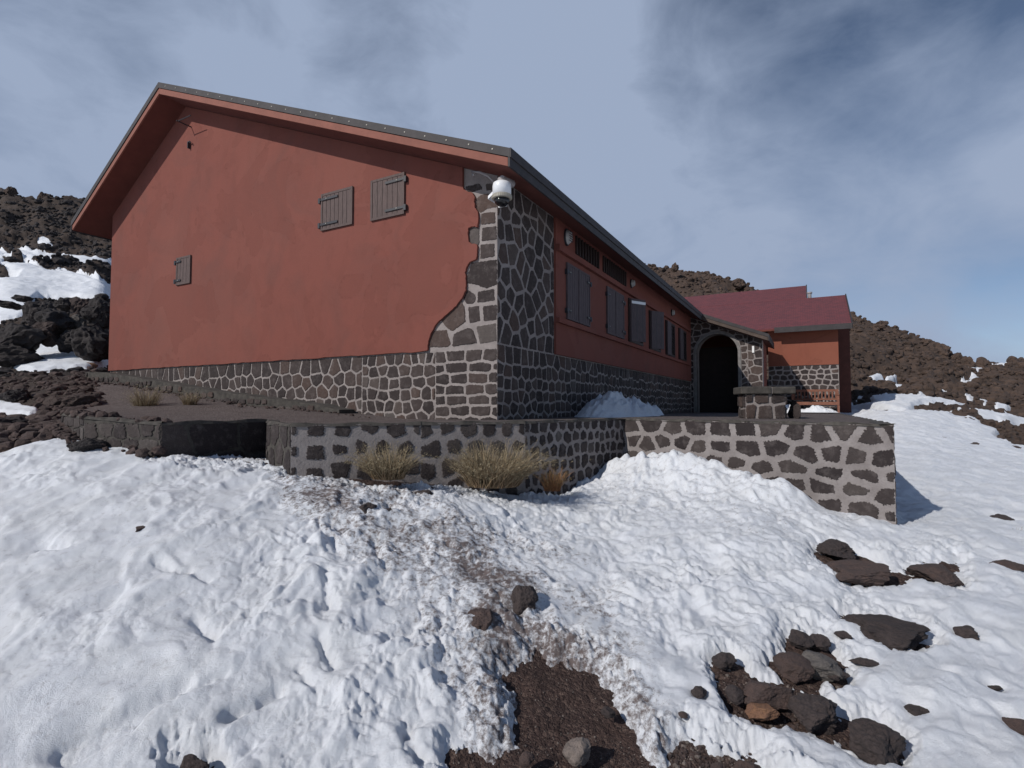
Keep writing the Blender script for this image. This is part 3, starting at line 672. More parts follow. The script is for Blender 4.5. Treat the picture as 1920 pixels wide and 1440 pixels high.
def scatter(name, pts, sizes, mat, sub=1, flat=.75, nproto=14, **k):
    VV = []; FF = []; TT = []; b = 0
    protos = [rock_shape(900+i, sub, 6, .2, (1, 1, flat)) for i in range(nproto)]
    for i, (p, s) in enumerate(zip(pts, sizes)):
        V, Fc = protos[i % nproto]; a = RNG.uniform(0, 6.28); c, sn = cos(a), sin(a)
        W = np.stack([V[:, 0]*c-V[:, 1]*sn, V[:, 0]*sn+V[:, 1]*c, V[:, 2]], 1)*s+np.array(p); VV.append(W); FF.append(Fc+b); b += len(V); TT.append(np.full(len(V), RNG.uniform(.2, 1.0)))
    return mesh_np(name, np.concatenate(VV), np.concatenate(FF), mat, None, False, {'tone': np.concatenate(TT)}, **k)
# rubble over the hillsides
near_idx = np.hypot(TX, TY)
cand = np.where((near_idx > 16) & (near_idx < 105) & (TY < 76) & (TG > TS+.03) & (np.abs(np.arctan2(TX, TY)) < .85))[0]
pxs, pys = px_of(TX[cand], TY[cand], TG[cand])
vis = ((pxs < 230) | ((pxs > 1150) & (pxs < 2050))) & (pys > 280); cand = cand[vis]
sel = RNG.choice(cand, min(19000, len(cand)), replace=False)
sz = .03+.24*RNG.random(len(sel))**7+.0021*near_idx[sel]; sz *= np.where(near_idx[sel] < 30, .6, 1)
lf_ = TX[sel] < -8  # stones far to the left get the darker colour
scatter('dark_rubble', [(TX[i], TY[i], TG[i]+EYE+s*.1) for i, s in zip(sel[lf_], sz[lf_])], sz[lf_], ROCKS_FAR['dark'], 2, .8, label='darker toned rubble covering the slope left of the hut', cat='rubble', kind='stuff')
sel, sz = sel[~lf_], sz[~lf_]
scatter('lava_rubble', [(TX[i], TY[i], TG[i]+EYE+s*.1) for i, s in zip(sel, sz)], sz, HILLM, 2, .8, label='brown lava rubble covering the hillsides behind the buildings', cat='rubble', kind='stuff')
# rubble on the dark left bank
cand = np.where((near_idx > 6.2) & (near_idx < 17) & (TG > TS-.02))[0]; pxs, pys = px_of(TX[cand], TY[cand], TG[cand]); cand = cand[(pxs < 215) & (pxs > -100)]
sel = RNG.choice(cand, min(1500, len(cand)), replace=False); sz = .02+.11*RNG.random(len(sel))**3
scatter('bank_rubble', [(TX[i], TY[i], TG[i]+EYE) for i in sel], sz, ROCKS['brown'], 2, .7, label='loose brown stones strewn over the bank left of the terrace', cat='rubble', kind='stuff')
# pebbles on the bare soil
cand = np.where((near_idx > 1.8) & (near_idx < 5.0) & (TG > TS+.004))[0]; pxs, pys = px_of(TX[cand], TY[cand], TG[cand]); cand = cand[(pys < 1600)]
pxs, pys = px_of(TX[cand], TY[cand], TG[cand]); wt = np.where((pxs > 1200) & (pxs < 1500), 5.0, 1.0)*np.where(pys > 1390, 2.5, 1); wt /= wt.sum()
sel = RNG.choice(cand, min(5200, len(cand)), replace=False, p=wt); sx, sy = px_of(TX[sel], TY[sel], TG[sel])
sz = .0022+.004*RNG.random(len(sel))**2+np.where(sx > 1230, .011, .002)*RNG.random(len(sel))**4
h = len(sel)*3//4
scatter('gravel', [(TX[i], TY[i], TG[i]+EYE+.001) for i in sel[:h]], sz[:h], ROCKS['brown'], 1, .8, label='fine brown gravel on the bare soil of the path', cat='gravel', kind='stuff')
scatter('pale_gravel', [(TX[i], TY[i], TG[i]+EYE+.001) for i in sel[h:]], sz[h:], ROCKS['pale'], 1, .8, label='pale pebbles scattered on the bare soil of the path', cat='gravel', kind='stuff')

# ------------------------------------------------------------ terrace
def W2(x, y): p = C0-L_*x+R_*y; return float(p[0]), float(p[1])       # house local -> world
EDGE = [(-5.35, 6.35), (-4.6, 5.75), (-3.61, 5.49), (-2.95, 6.45), (-2.72, 5.95), (-2.24, 5.42), (-1.0, 5.85), (.15, 6.28), (1.6, 7.7), (3.84, 5.38)]
rr = .09; P5 = (3.84, 5.38); P6 = (9.1, 14.9)
terr = empty('terrace', (.15, 6.28, EYE-1.3), label='stone walled gravel terrace in front of the mountain hut', cat='terrace')
TO = (.15, 6.28, EYE-1.3)
def terr_z(X, Y):
    u = -cos(TH)*(X-C0[0])+sin(TH)*(Y-C0[1]); v = sin(TH)*(X-C0[0])+cos(TH)*(Y-C0[1])
    rise = (float(np.interp(u, [1.6, 2.85, 4.4, 6, 8.47, 10.2], [0, .10, .17, .34, .62, .76])))*float(sm(-3.0, -.3, v)) if v < .5 else 0
    return ZT+rise-.0075*max(0, Y-9)+.10*float(sm(-3.2, -5.3, X))*float(sm(-1, -3, v))
def ngrid_poly():
    # fill the terrace top as a fine grid clipped to its outline
    import bmesh
    back = [P6, (7.5, 19.5), (1, 22), (-9.5, 14.5), (-9.9, 12.3), (-9.3, 11.5), (-8.6, 10.8), (-6.6, 8.3)]
    out = EDGE[:-1]+[P5]+back
    bm = bmesh.new(); vs = [bm.verts.new((x, y, 0)) for x, y in out]; f = bm.faces.new(vs)
    if f.normal.z < 0: f.normal_flip()
    for k in range(90):
        x = -10+k*.3; bmesh.ops.bisect_plane(bm, geom=bm.verts[:]+bm.edges[:]+bm.faces[:], plane_co=(x, 0, 0), plane_no=(1, 0, 0))
    for k in range(62):
        y = 5+k*.3; bmesh.ops.bisect_plane(bm, geom=bm.verts[:]+bm.edges[:]+bm.faces[:], plane_co=(0, y, 0), plane_no=(0, 1, 0))
    rg = random.Random(3)
    for v in bm.verts: v.co.z = terr_z(v.co.x, v.co.y)+EYE+.008*float(perlin(np.array([v.co.x*2]), np.array([v.co.y*2]))[0])
    me = bpy.data.meshes.new('paving')
    for v in bm.verts: v.co -= __import__('mathutils').Vector(TO)
    bmesh.ops.recalc_face_normals(bm, faces=bm.faces[:]); bm.to_mesh(me); bm.free()
    if me.polygons[0].normal.z < 0: me.flip_normals()
    me.materials.append(PAVE); o = bpy.data.objects.new('paving', me); COL.objects.link(o); o.parent = terr
ngrid_poly()
def wall_seg(A, B, hr, wr, mort, seed, relief=.010, zb=-1.6, tmat=None, thick=.3, cap=True, rnd=1, rough=.013, mit=(0, 0)):
    A = np.array(A); B = np.array(B); d = B-A; Lw = float(np.hypot(*d)); d = d/Lw; n = np.array([d[1], -d[0]])
    zA, zB = terr_z(*A), terr_z(*B)
    z1 = min(zA, zB)-.005
    mb = MB(TO); ztop = lambda x: zA+(zB-zA)*x/Lw
    q = [A, B, B-n*thick+(d*-.3 if mit[1] else 0), A-n*thick+(d*.3 if mit[0] else 0)]
    mb.hexa([(*q[0], zb+EYE), (*q[1], zb+EYE), (*q[2], zb+EYE), (*q[3], zb+EYE), (*q[0], zA+EYE-.004), (*q[1], zB+EYE-.004), (*q[2], zB+EYE-.03), (*q[3], zA+EYE-.03)])
    mb.build('mortar_wall', tmat or MORTAR_T, terr)
    cells = stone_cells(0, Lw, zb, z1, hr, wr, mort, .22, seed, edge=.004)
    mb = MB(TO); stone_mesh(mb, cells, lambda x, z, h: (A[0]+d[0]*x+n[0]*h, A[1]+d[1]*x+n[1]*h, z+EYE), relief, rough, seed, rnd)
    mb.build('stonework', STONE_T, terr, smooth=False)
    if cap:   # weathered cement cap
        mc = MB(TO); rg = random.Random(seed); k = max(2, int(Lw/.12))
        for i in range(k):
            x0, x1 = Lw*i/k, Lw*(i+1)/k+.002
            hs = [.014+.01*sin(i*1.3+seed), .014+.01*sin((i+1)*1.3+seed)]
            P = lambda x, o, z: (A[0]+d[0]*x+n[0]*o, A[1]+d[1]*x+n[1]*o, z+EYE)
            o0, o1 = .012+.01*sin(i*2.1), .012+.01*sin((i+1)*2.1)
            mc.add([P(x0, o0, ztop(x0)-.02), P(x1, o1, ztop(x1)-.02), P(x1, -.12, ztop(x1)-.02), P(x0, -.12, ztop(x0)-.02), P(x0, o0-.02, ztop(x0)+hs[0]), P(x1, o1-.02, ztop(x1)+hs[1]), P(x1, -.12, ztop(x1)+.004), P(x0, -.12, ztop(x0)+.004)],
                   [(0, 1, 5, 4), (4, 5, 6, 7)])
        mc.build('wall_cap', COPING, terr)
SEG = [((.12, .20), (.14, .30), .02), ((.12, .2), (.15, .30), .02), ((.3, .4), (.35, .6), .03), ((.15, .25), (.15, .25), .03), ((.25, .35), (.2, .3), .04), ((.22, .30), (.20, .34), .085), ((.20, .28), (.17, .30), .07), ((.13, .2), (.1, .2), .035), ((.16, .23), (.2, .40), .060)]
for i in range(len(EDGE)-1):
    hr, wr, mo = SEG[i]; wall_seg(EDGE[i], EDGE[i+1], hr, wr, mo, 40+i, rnd=2 if i in (5, 6, 8) else 1, mit=(i in (0, 2, 5), i in (1, 4, 8)), tmat=COPING if i < 5 else None)
wall_seg(P5, P6, (.14, .22), (.2, .4), .06, 61, mit=(1, 0))

pts = []; szs = []
for k in range(420):
    if k < 260:
        i = random.choice((0, 0, 0, 1)); t = random.random(); a, b = EDGE[i], EDGE[i+1]; off = min(.12, random.gauss(-.05, .14))
        d = np.array([b[0]-a[0], b[1]-a[1]]); d /= np.hypot(*d); X = a[0]+(b[0]-a[0])*t+d[1]*off; Y = a[1]+(b[1]-a[1])*t-d[0]*off
        z = terr_z(X, Y)+.005 if off < 0 else surf(X, Y)+.01; s_ = .012+.07*random.random()**3
    else:
        u = random.uniform(1.8, 9.8); X, Y = W2(-u, -.40-abs(random.gauss(0, .10))); z = terr_z(X, Y)+.005; s_ = .010+.045*random.random()**2.5
    pts.append((X, Y, z+EYE)); szs.append(s_)
scatter('edge_rubble', pts, szs, ROCKS['brown'], 2, .75, label='broken stones lying along the terrace ledge and the house footing', cat='rubble', kind='stuff')

# ------------------------------------------------------------ the mountain hut
HO = (0, 0, ZT)
hut = empty('mountain_hut', (C0[0], C0[1], ZT+EYE), -TH, label='large terracotta mountain hut with dark stone base and corner, gable facing the camera', cat='hut')
XL = -10.0; XA = -7.23; ZAP = 5.98; SR = .404; SL = .629; YE = 13.2; OV = .55
soff = lambda x: ZAP-SR*(x-XA) if x > XA else ZAP-SL*(XA-x)
OUT = [(XL, -1.2), (0, -1.2), (0, soff(0)), (XA, ZAP), (XL, soff(XL))]
m = MB(HO); m.prism_y([(x, z-.004 if z > 0 else z) for x, z in OUT], 0, .32); m.build('gable_wall', MORTAR, hut)
m = MB(HO); m.prism_x([(.322, -1.2), (YE+.1, -1.2), (YE+.1, soff(0)-.004), (.322, soff(0)-.004)], -.32, 0); m.build('side_wall', MORTAR, hut)
m = MB(HO); m.prism_y([(x, z-.004 if z > 0 else z) for x, z in OUT], 15.2, 15.4); m.box(XL, XL+.3, .323, 15.19, -1.2, soff(XL)-.004); m.build('rear_walls', PLASTER, hut)
# plaster of the gable with its ragged edge at the stone corner
rag = [gab(*p) for p in [(805,657),(806,640),(813,622),(822,606),(836,594),(850,582),(861,571),(871,556),(876,545),(877,528),(875,512),(878,501),(884,492),(896,487),(898,475),(897,459),(888,458),(881,454),(880,441),(881,429),(890,426),(898,427),(900,412),(898,398),(894,392),(892,380),(893,371),(889,363),(880,361),(873,357),(869,350)]]
dense = []
rg = random.Random(4)
for a, b in zip(rag, rag[1:]):
    for k in range(4): t = k/4; dense.append((a[0]+(b[0]-a[0])*t+rg.uniform(-.006, .006), a[1]+(b[1]-a[1])*t+rg.uniform(-.006, .006)))
xe = dense[-1][0]; bot = [(XL+(dense[0][0]-XL)*k/60, .752+rg.uniform(-.007, .007)) for k in range(60)]
poly = bot+dense+[(xe, soff(xe)-.004), (XA, ZAP-.004), (XL, soff(XL)-.004)]
m = MB(HO); m.prism_y(poly, -.042, -.001); m.build('plaster', PLASTER, hut, bevel=.006)
# masonry of base and quoin
cells = stone_cells(XL, -2.4, -.3, .742, (.16, .24), (.13, .30), .024, .25, 1)+stone_cells(-2.4, -1.0, -.3, .742, (.12, .2), (.12, .26), .025, .2, 2)+stone_cells(-1.0, 0, -.3, .742, (.125, .16), (.2, .42), .03, .05, 3, edge=.002)
QUOIN = [[(893,372),(905,364),(932,361),(932,389),(915,391),(902,400),(893,395)],[(902,400),(929,397),(929,418),(902,422)],[(904,427),(931,424),(932,449),(903,453)],[(901,458),(927,456),(928,481),(900,486)],
 [(884,493),(932,486),(932,534),(912,541),(888,533),(872,530)],[(878,428),(899,427),(899,459),(886,460),(878,456)],[(866,553),(878,543),(892,553),(893,562),(888,570),(874,570)],[(896,547),(927,541),(928,564),(895,568)],
 [(878,576),(898,573),(901,602),(880,607)],[(905,574),(932,571),(932,600),(907,603)],[(826,600),(862,556),(872,577),(873,604),(848,622),(836,614)],[(802,640),(813,620),(838,618),(846,645),(840,651),(806,651)],
 [(850,626),(878,614),(888,619),(895,643),(848,650)],[(893,612),(930,606),(932,639),(900,645)],[(872,350),(900,344),(905,355),(878,362)],[(910,345),(932,343),(932,356),(912,358)]]
cells += [[gab(*p) for p in q][::-1] for q in QUOIN]
m = MB(HO); stone_mesh(m, cells, lambda x, z, h: (x, -h, z), .010, .007, 5); m.build('gable_stonework', STONE, hut)
cells = stone_cells(0, YE, -.3, .80, (.15, .21), (.13, .30), .03, .25, 8, edge=.002)
cells += stone_cells(0, 1.79, .82, soff(0)-.02, (.22, .33), (.20, .34), .042, .5, 9, edge=.002)
m = MB(HO); stone_mesh(m, cells, lambda y, z, h: (h, y, z), .010, .007, 6, rnd=1); m.build('side_stonework', STONE, hut)
m = MB(HO); m.box(.001, .04, 1.80, YE, .815, soff(0)-.01); sp = m.build('side_plaster', PLASTER, hut)
m = MB(HO); m.box(.041, .11, 1.80, YE-.3, 2.50, 2.60); m.box(.041, .10, 1.80, YE-.3, 1.33, 1.41); m.build('ledge', PLASTER, hut)
# footing in front of the gable
m = MB(HO); xs = [XL-.25+(10.25-2.5)*k/50 for k in range(51)]; rg = random.Random(9)
def foot_top(x): return float(np.interp(-x, [2.2, 3.3, 4.9, 6.5, 8, 9.4, 10.3], [-.1, .04, .18, .35, .53, .68, .72]))
pts = [(x, foot_top(x)+rg.uniform(-.012, .012)) for x in xs]
m.prism_y([(xs[0], -.8)]+[(xs[-1], -.8)]+pts[::-1], -.36, -.05); m.build('footing', COPING, hut)
cells = [c for c in stone_cells(XL-.2, -2.5, -.5, .7, (.10, .14), (.12, .24), .03, .2, 12) if all(q[1] < foot_top(q[0])-.015 for q in c)]
m = MB(HO); stone_mesh(m, cells, lambda x, z, h: (x, -.36-h, z), .022, .006, 8); m.build('footing_stonework', STONE, hut)

# roof: slab (soffit below, shingles on top), painted rake boards, metal edge
def slab(m, xa, xb, y0, y1, lo, hi):
    m.hexa([(xa, y0, soff(xa)+lo), (xb, y0, soff(xb)+lo), (xb, y1, soff(xb)+lo), (xa, y1, soff(xa)+lo), (xa, y0, soff(xa)+hi), (xb, y0, soff(xb)+hi), (xb, y1, soff(xb)+hi), (xa, y1, soff(xa)+hi)])
XE = .5; XLE = -10.62; YR0 = YE-.5
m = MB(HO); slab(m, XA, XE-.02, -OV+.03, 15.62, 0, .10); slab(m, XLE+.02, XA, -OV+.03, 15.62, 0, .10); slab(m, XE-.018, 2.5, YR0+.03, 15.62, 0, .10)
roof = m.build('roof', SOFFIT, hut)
m = MB(HO); slab(m, XA, XE-.02, -OV+.03, 15.62, .103, .19); slab(m, XLE+.02, XA, -OV+.03, 15.62, .103, .19); slab(m, XE-.018, 2.5, YR0+.03, 15.62, .103, .19); m.build('roof_covering', SHING, roof)
for a, b, y in ((XA+.002, XE-.03, -OV), (XLE+.03, XA-.002, -OV), (XE+.01, 2.49, YR0)):
    m = MB(HO); slab(m, a, b, y, y+.028, -.006, .10); m.build('rake_board', BOARD if y < 0 else WINGB, roof)
for a, b, y in ((XA+.001, XE+.005, -OV), (XLE-.005, XA-.001, -OV), (XE+.006, 2.52, YR0)):
    m = MB(HO); slab(m, a, b, y-.016, y+.029, .107, .215); me_ = m.build('metal_edge', TRIM, roof)
    if a > XLE and y < 0: me0 = me_
for bx_ in ((XE-.019, XE+.004, -OV-.012, YR0-.02, soff(XE)-.01, soff(XE)+.10), (XE-.019, XE+.02, -OV-.014, YR0-.02, soff(XE)+.101, soff(XE)+.215), (2.501, 2.53, YR0-.01, 15.62, soff(2.5)-.01, soff(2.5)+.2), (XLE-.01, XLE+.018, -OV-.012, 15.62, soff(XLE)-.01, soff(XLE)+.2)):
    m = MB(HO); m.box(*bx_); m.build('eave_fascia', TRIM, roof)
for k in range(22):
    x = XA+.25+k*.345
    if x > XE-.05: break
    z = soff(x)+.16; m = MB(HO); m.box(x-.008, x+.008, -OV-.022, -OV-.0165, z-.008, z+.008); m.build('screw_head', CREAM, roof)

# shutters ----------------------------------------------------------------
def shutter(par, to, a0, a1, z0, z1, hinge, mat, name='shutter', strap=.5, **k):
    """one plank leaf in wall coordinates (a, z, out)"""
    def bx(mb, p0, p1, q0, q1, h0, h1):
        c = [to(p0, q0, h0), to(p1, q0, h0), to(p1, q0, h1), to(p0, q0, h1), to(p0, q1, h0), to(p1, q1, h0), to(p1, q1, h1), to(p0, q1, h1)]; mb.hexa(c)
    w = a1-a0; fw = min(.035, w*.1); m = MB(HO); n = max(3, int((w-2*fw)/.085)); pw = (w-2*fw)/n
    bx(m, a0+fw, a1-fw, z0+fw, z1-fw, .0, .012)
    for i in range(n): bx(m, a0+fw+i*pw+.004, a0+fw+(i+1)*pw-.004, z0+fw, z1-fw, .0121, .024)
    sh = m.build(name, mat, par, **k)
    m = MB(HO); bx(m, a0, a0+fw, z0, z1, 0, .032); bx(m, a1-fw, a1, z0, z1, 0, .032); bx(m, a0+fw+.001, a1-fw-.001, z0, z0+fw, 0, .03); bx(m, a0+fw+.001, a1-fw-.001, z1-fw, z1, 0, .03)
    m.build('shutter_frame', mat, sh)
    for zz in (z0+.16*(z1-z0), z1-.16*(z1-z0)):
        m = MB(HO); hx = a0 if hinge == 'L' else a1; s = 1 if hinge == 'L' else -1; e = hx+s*w*strap
        bx(m, min(hx, e), max(hx, e), zz-.018, zz+.018, .0335, .042); bx(m, min(hx-s*.045, hx-s*.002), max(hx-s*.045, hx-s*.002), zz-.055, zz+.03, 0, .05)
        m.build('strap_hinge', IRON, sh)
        m = MB(HO); bx(m, hx+s*w*.2-.007, hx+s*w*.2+.007, zz-.007, zz+.007, .0425, .05); m.build('rivet', CREAM, sh)
gto = lambda a, z, h: (a, -.043-h, z)
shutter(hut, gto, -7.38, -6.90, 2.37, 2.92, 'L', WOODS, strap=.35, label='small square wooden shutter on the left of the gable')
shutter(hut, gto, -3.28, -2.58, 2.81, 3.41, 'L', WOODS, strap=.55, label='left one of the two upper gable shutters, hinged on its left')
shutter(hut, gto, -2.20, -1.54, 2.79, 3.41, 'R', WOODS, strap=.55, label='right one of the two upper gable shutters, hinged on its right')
sto = lambda a, z, h: (.041+h, a, z)
for a, b in ((2.20, 3.27), (4.25, 5.38)):
    mid = (a+b)/2
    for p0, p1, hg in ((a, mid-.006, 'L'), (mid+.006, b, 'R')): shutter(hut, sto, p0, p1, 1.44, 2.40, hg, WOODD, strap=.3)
# open windows deeper along the side: dark opening, frame, leaf ajar
for i, a in enumerate((5.75, 7.55, 9.35, 11.1)):
    m = MB(HO); m.box(.041, .046, a, a+1.15, 1.43, 2.42); wn = m.build('window', GLASSD, hut)
    m = MB(HO); m.box(.047, .075, a, a+.06, 1.43, 2.42); m.box(.047, .075, a+1.09, a+1.15, 1.43, 2.42); m.box(.047, .075, a+.061, a+1.089, 1.43, 1.49); m.box(.047, .075, a+.061, a+1.089, 2.36, 2.42); m.box(.047, .07, a+.56, a+.60, 1.491, 2.359)
    m.build('window_frame', DARKW, wn)
    m = MB(HO); m.hexa([(.08, a+.02, 1.44), (.115, a+.02, 1.44), (.33, a+.42, 1.44), (.30, a+.44, 1.44), (.08, a+.02, 2.41), (.115, a+.02, 2.41), (.33, a+.42, 2.41), (.30, a+.44, 2.41)]) if i in (0, 1) else m.box(.08, .11, a+.02, a+.5, 1.44, 2.41)
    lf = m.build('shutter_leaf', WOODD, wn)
    if i < 2:
        for kk in (.14, .30):
            m = MB(HO); xa_, ya_ = .121+.215*kk/.4, a+.03+kk; m.hexa([(xa_-.004, ya_, 1.46), (xa_+.002, ya_, 1.46), (xa_+.006, ya_+.012, 1.46), (xa_, ya_+.012, 1.46), (xa_-.004, ya_, 2.28), (xa_+.002, ya_, 2.28), (xa_+.006, ya_+.012, 2.28), (xa_, ya_+.012, 2.28)]); m.build('plank_gap', IRON, lf)
    if i == 0:
        m = MB(HO); m.hexa([(.121, a+.03, 2.30), (.125, a+.03, 2.30), (.333, a+.42, 2.30), (.331, a+.43, 2.30), (.121, a+.03, 2.36), (.125, a+.03, 2.36), (.333, a+.42, 2.36), (.331, a+.43, 2.36)]); m.build('metal_strip', WHITE, lf)
# barred vent openings under the eave
for a, b in ((2.62, 3.78), (4.05, 5.55)):
    m = MB(HO); m.box(.041, .045, a, b, 2.64, 2.97); v = m.build('vent_opening', GLASSD, hut)
    m = MB(HO); n = int((b-a)/.13)
    for k in range(n+1): y = a+(b-a-.035)*k/n; m.box(.046, .075, y, y+.035, 2.64, 2.97)
    m.build('vent_bars', DARKW, v)

# wing wall with the arch ---------------------------------------------------
V = YE; ax0, ax1 = -gab(1305, 700, V)[0]*-1, gab(1384, 700, V)[0]; ax0 = .22; ax1 = 1.55; azt = 2.42; acx = (ax0+ax1)/2; ar = (ax1-ax0)/2; azs = azt-ar
XP = 2.29
arc = [(acx+ar*cos(pi-pi*k/20), azs+ar*sin(pi-pi*k/20)) for k in range(21)]
top = lambda x: soff(x)-.004
m = MB(HO); b = -1.0
m.prism_y([(0.001, b), (ax0, b), (ax0, azs)]+[(arc[k][0], arc[k][1]) for k in range(1, 11)]+[(acx, top(acx)), (0.001, top(0.001))], V, V+.5)
m.prism_y([(XP, b), (XP, top(XP)), (acx+.0005, top(acx)), (acx+.0005, azt)]+[arc[k] for k in range(11, 20)]+[(ax1, azs), (ax1, b)], V, V+.5)
aw = m.build('arch_wall', MORTAR, hut)
def keep_arch(c, p):
    if (ax0-.02 < c[0] < ax1+.02 and c[1] < azs) or hypot(c[0]-acx, c[1]-azs) < ar+.03: return False
    for i, q in enumerate(p):
        x, z = q; rr_ = hypot(x-acx, z-azs)
        if z >= azs and rr_ < ar+.11: k = (ar+.11)/max(rr_, .01); x, z = acx+(x-acx)*k, azs+(z-azs)*k
        elif z < azs and ax0-.11 < x < ax1+.11: x = ax0-.11 if x < acx else ax1+.11
        p[i] = (x, min(z, top(x)-.02))
    return True
cells = stone_cells(0.02, 1.85, -.3, 3.05, (.16, .24), (.18, .34), .035, .3, 21, keep=keep_arch)+stone_cells(1.85, XP, -.3, 3.05, (.2, .32), (.3, .5), .035, .12, 24, keep=keep_arch)
m = MB(HO); stone_mesh(m, cells, lambda x, z, h: (x, V-h, z), .010, .006, 12); m.build('arch_stonework', STONE, aw)
m = MB(HO); inn = [(ax0, -.25), (ax0, azs)]+arc[1:20]+[(ax1, azs), (ax1, -.25)]; ro = ar+.09
out = [(ax0-.09, -.25), (ax0-.09, azs)]+[(acx+ro*cos(pi-pi*k/20), azs+ro*sin(pi-pi*k/20)) for k in range(1, 20)]+[(ax1+.09, azs), (ax1+.09, -.25)]
n = len(inn); vs = [(x, V-.03, z) for x, z in out]+[(x, V-.03, z) for x, z in inn]+[(x, V-.001, z) for x, z in out]+[(x, V+.2, z) for x, z in inn]
m.add(vs, [(i, i+1, n+i+1, n+i) for i in range(n-1)]+[(i, 2*n+i, 2*n+i+1, i+1) for i in range(n-1)]+[(n+i, n+i+1, 3*n+i+1, 3*n+i) for i in range(n-1)])
m.build('arch_surround', RINGM, aw)
m = MB(HO); m.box(XP-.3, XP-.001, V+.502, 15.3, -1, top(XP)); m.build('wing_side_wall', PLASTER, hut)
m = MB(HO); m.box(.001, XP-.31, V+1.7, V+1.8, -1, top(XP)); m.build('porch_rear_wall', DARKW, hut)  # wall coloured near black, the porch's shade is put into its colour
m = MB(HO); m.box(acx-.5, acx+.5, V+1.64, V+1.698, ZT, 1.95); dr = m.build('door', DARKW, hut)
m = MB(HO); m.tube([(acx+.38, V+1.63, .85), (acx+.38, V+1.58, .85), (acx+.28, V+1.58, .85)], .012, 8); m.build('door_handle', IRON, dr)
m = MB(HO); sx, sz = gab(1412, 655, V-.03); m.box(sx-.03, sx+.035, V-.045, V-.031, sz-.11, sz+.11)
def top_level(mb, name, mat, loc, rz, **k):
    # geometry given in hut coordinates, object origin moved to the thing's own base
    p = W2(loc[0], loc[1]); mb.off = loc; o = mb.build(name, mat); o.location = (p[0], p[1], loc[2]+EYE); o.rotation_euler = (0, 0, rz); return setp(o, **k)
top_level(m, 'notice_sign', SIGNM, (sx, V-.03, sz-.11), -TH, label='small white upright sign on the sunlit stone pier beside the arch', cat='sign')
# little things on the gable
m = MB(); x, z = -6.97, 5.17
m.box(x-.08, x-.06, -.10, -.043, z-.11, z+.02); m.box(x-.059, x+.0, -.10, -.08, z+.0, z+.02); m.box(x+.005, x+.025, -.10, -.08, z-.03, z-.01)
top_level(m, 'wall_bracket', IRON, (x, -.043, z-.11), -TH, label='small black iron bracket high on the gable under the roof peak', cat='bracket')
m = MB(); m.tube([(-7.02, -.035, 5.50), (-7.02, -.33, 5.50)], .012, 6); m.tube([(-7.02, -.30, 5.50), (-6.6, -.30, 5.50)], .010, 6)
top_level(m, 'rod_stay', IRON, (-7.02, -.035, 5.49), -TH, label='thin horizontal rod fixed to the gable just below the roof peak', cat='rod')

# webcam dome on the corner
def part_of(par, mb, name, mat, loc, **k): mb.off = loc; o = mb.build(name, mat, par, **k); return o
px, pz = gab(941, 357, -.30); cz = pz
dl = (px, -.30, cz-.16); p = W2(dl[0], dl[1])
cam_t = empty('security_camera', (p[0], p[1], dl[2]+EYE), -TH, label='white dome camera on a bracket at the stone corner under the eave', cat='camera')
x, y = px, -.30
m = MB(); m.lathe(x, y, [(.105, cz-.065), (.118, cz-.06), (.118, cz+.05), (.112, cz+.085), (.09, cz+.10), (.02, cz+.105)], 36); part_of(cam_t, m, 'housing', WHITE, dl, smooth=True)
m = MB(); m.lathe(x, y, [(.100, cz-.115), (.124, cz-.11), (.124, cz-.068), (.1, cz-.064)], 40)
for k in range(36): a = 2*pi*k/36; m.tube([(x+.126*cos(a), y+.126*sin(a), cz-.105), (x+.126*cos(a), y+.126*sin(a), cz-.072)], .004, 4)
part_of(cam_t, m, 'collar', CREAM, dl)
m = MB(); m.lathe(x, y, [(.015, cz-.20), (.06, cz-.19), (.09, cz-.16), (.10, cz-.117)], 28); part_of(cam_t, m, 'lens_dome', BLACKG, dl, smooth=True)
m = MB(); m.tube([(x, y, cz+.10), (x, y, cz+.15)], .055, 16); m.tube([(x, y, cz+.14), (x-.01, y+.28, cz+.19)], .05, 14); part_of(cam_t, m, 'pipe_elbow', GREYP, dl, smooth=False)
m = MB(); m.box(x-.20, x-.08, -.05, -.001-.028, cz-.10, cz+.12); m.hexa([(x-.18, -.34, cz-.09), (x-.09, -.34, cz-.03), (x-.09, -.05, cz-.03), (x-.18, -.05, cz-.09), (x-.18, -.34, cz-.05), (x-.09, -.34, cz+.01), (x-.09, -.05, cz+.01), (x-.18, -.05, cz-.05)]); part_of(cam_t, m, 'mounting_plate', WHITE, dl)
g0 = gab(888, 330, -.25); g1 = gab(884, 322, -.25); g2 = gab(900, 323, -.25); g3 = gab(915, 330, -.2); g4 = gab(930, 345, -.1)
m = MB(); m.tube([(g0[0], -.25, g0[1]), (g1[0], -.25, g1[1]), (g2[0], -.25, g2[1]), (g3[0], -.2, g3[1]), (g4[0], -.1, g4[1]), (g4[0]+.02, -.04, g4[1]-.08)], .016, 8); part_of(cam_t, m, 'cable_conduit', GREYP, dl, smooth=True)
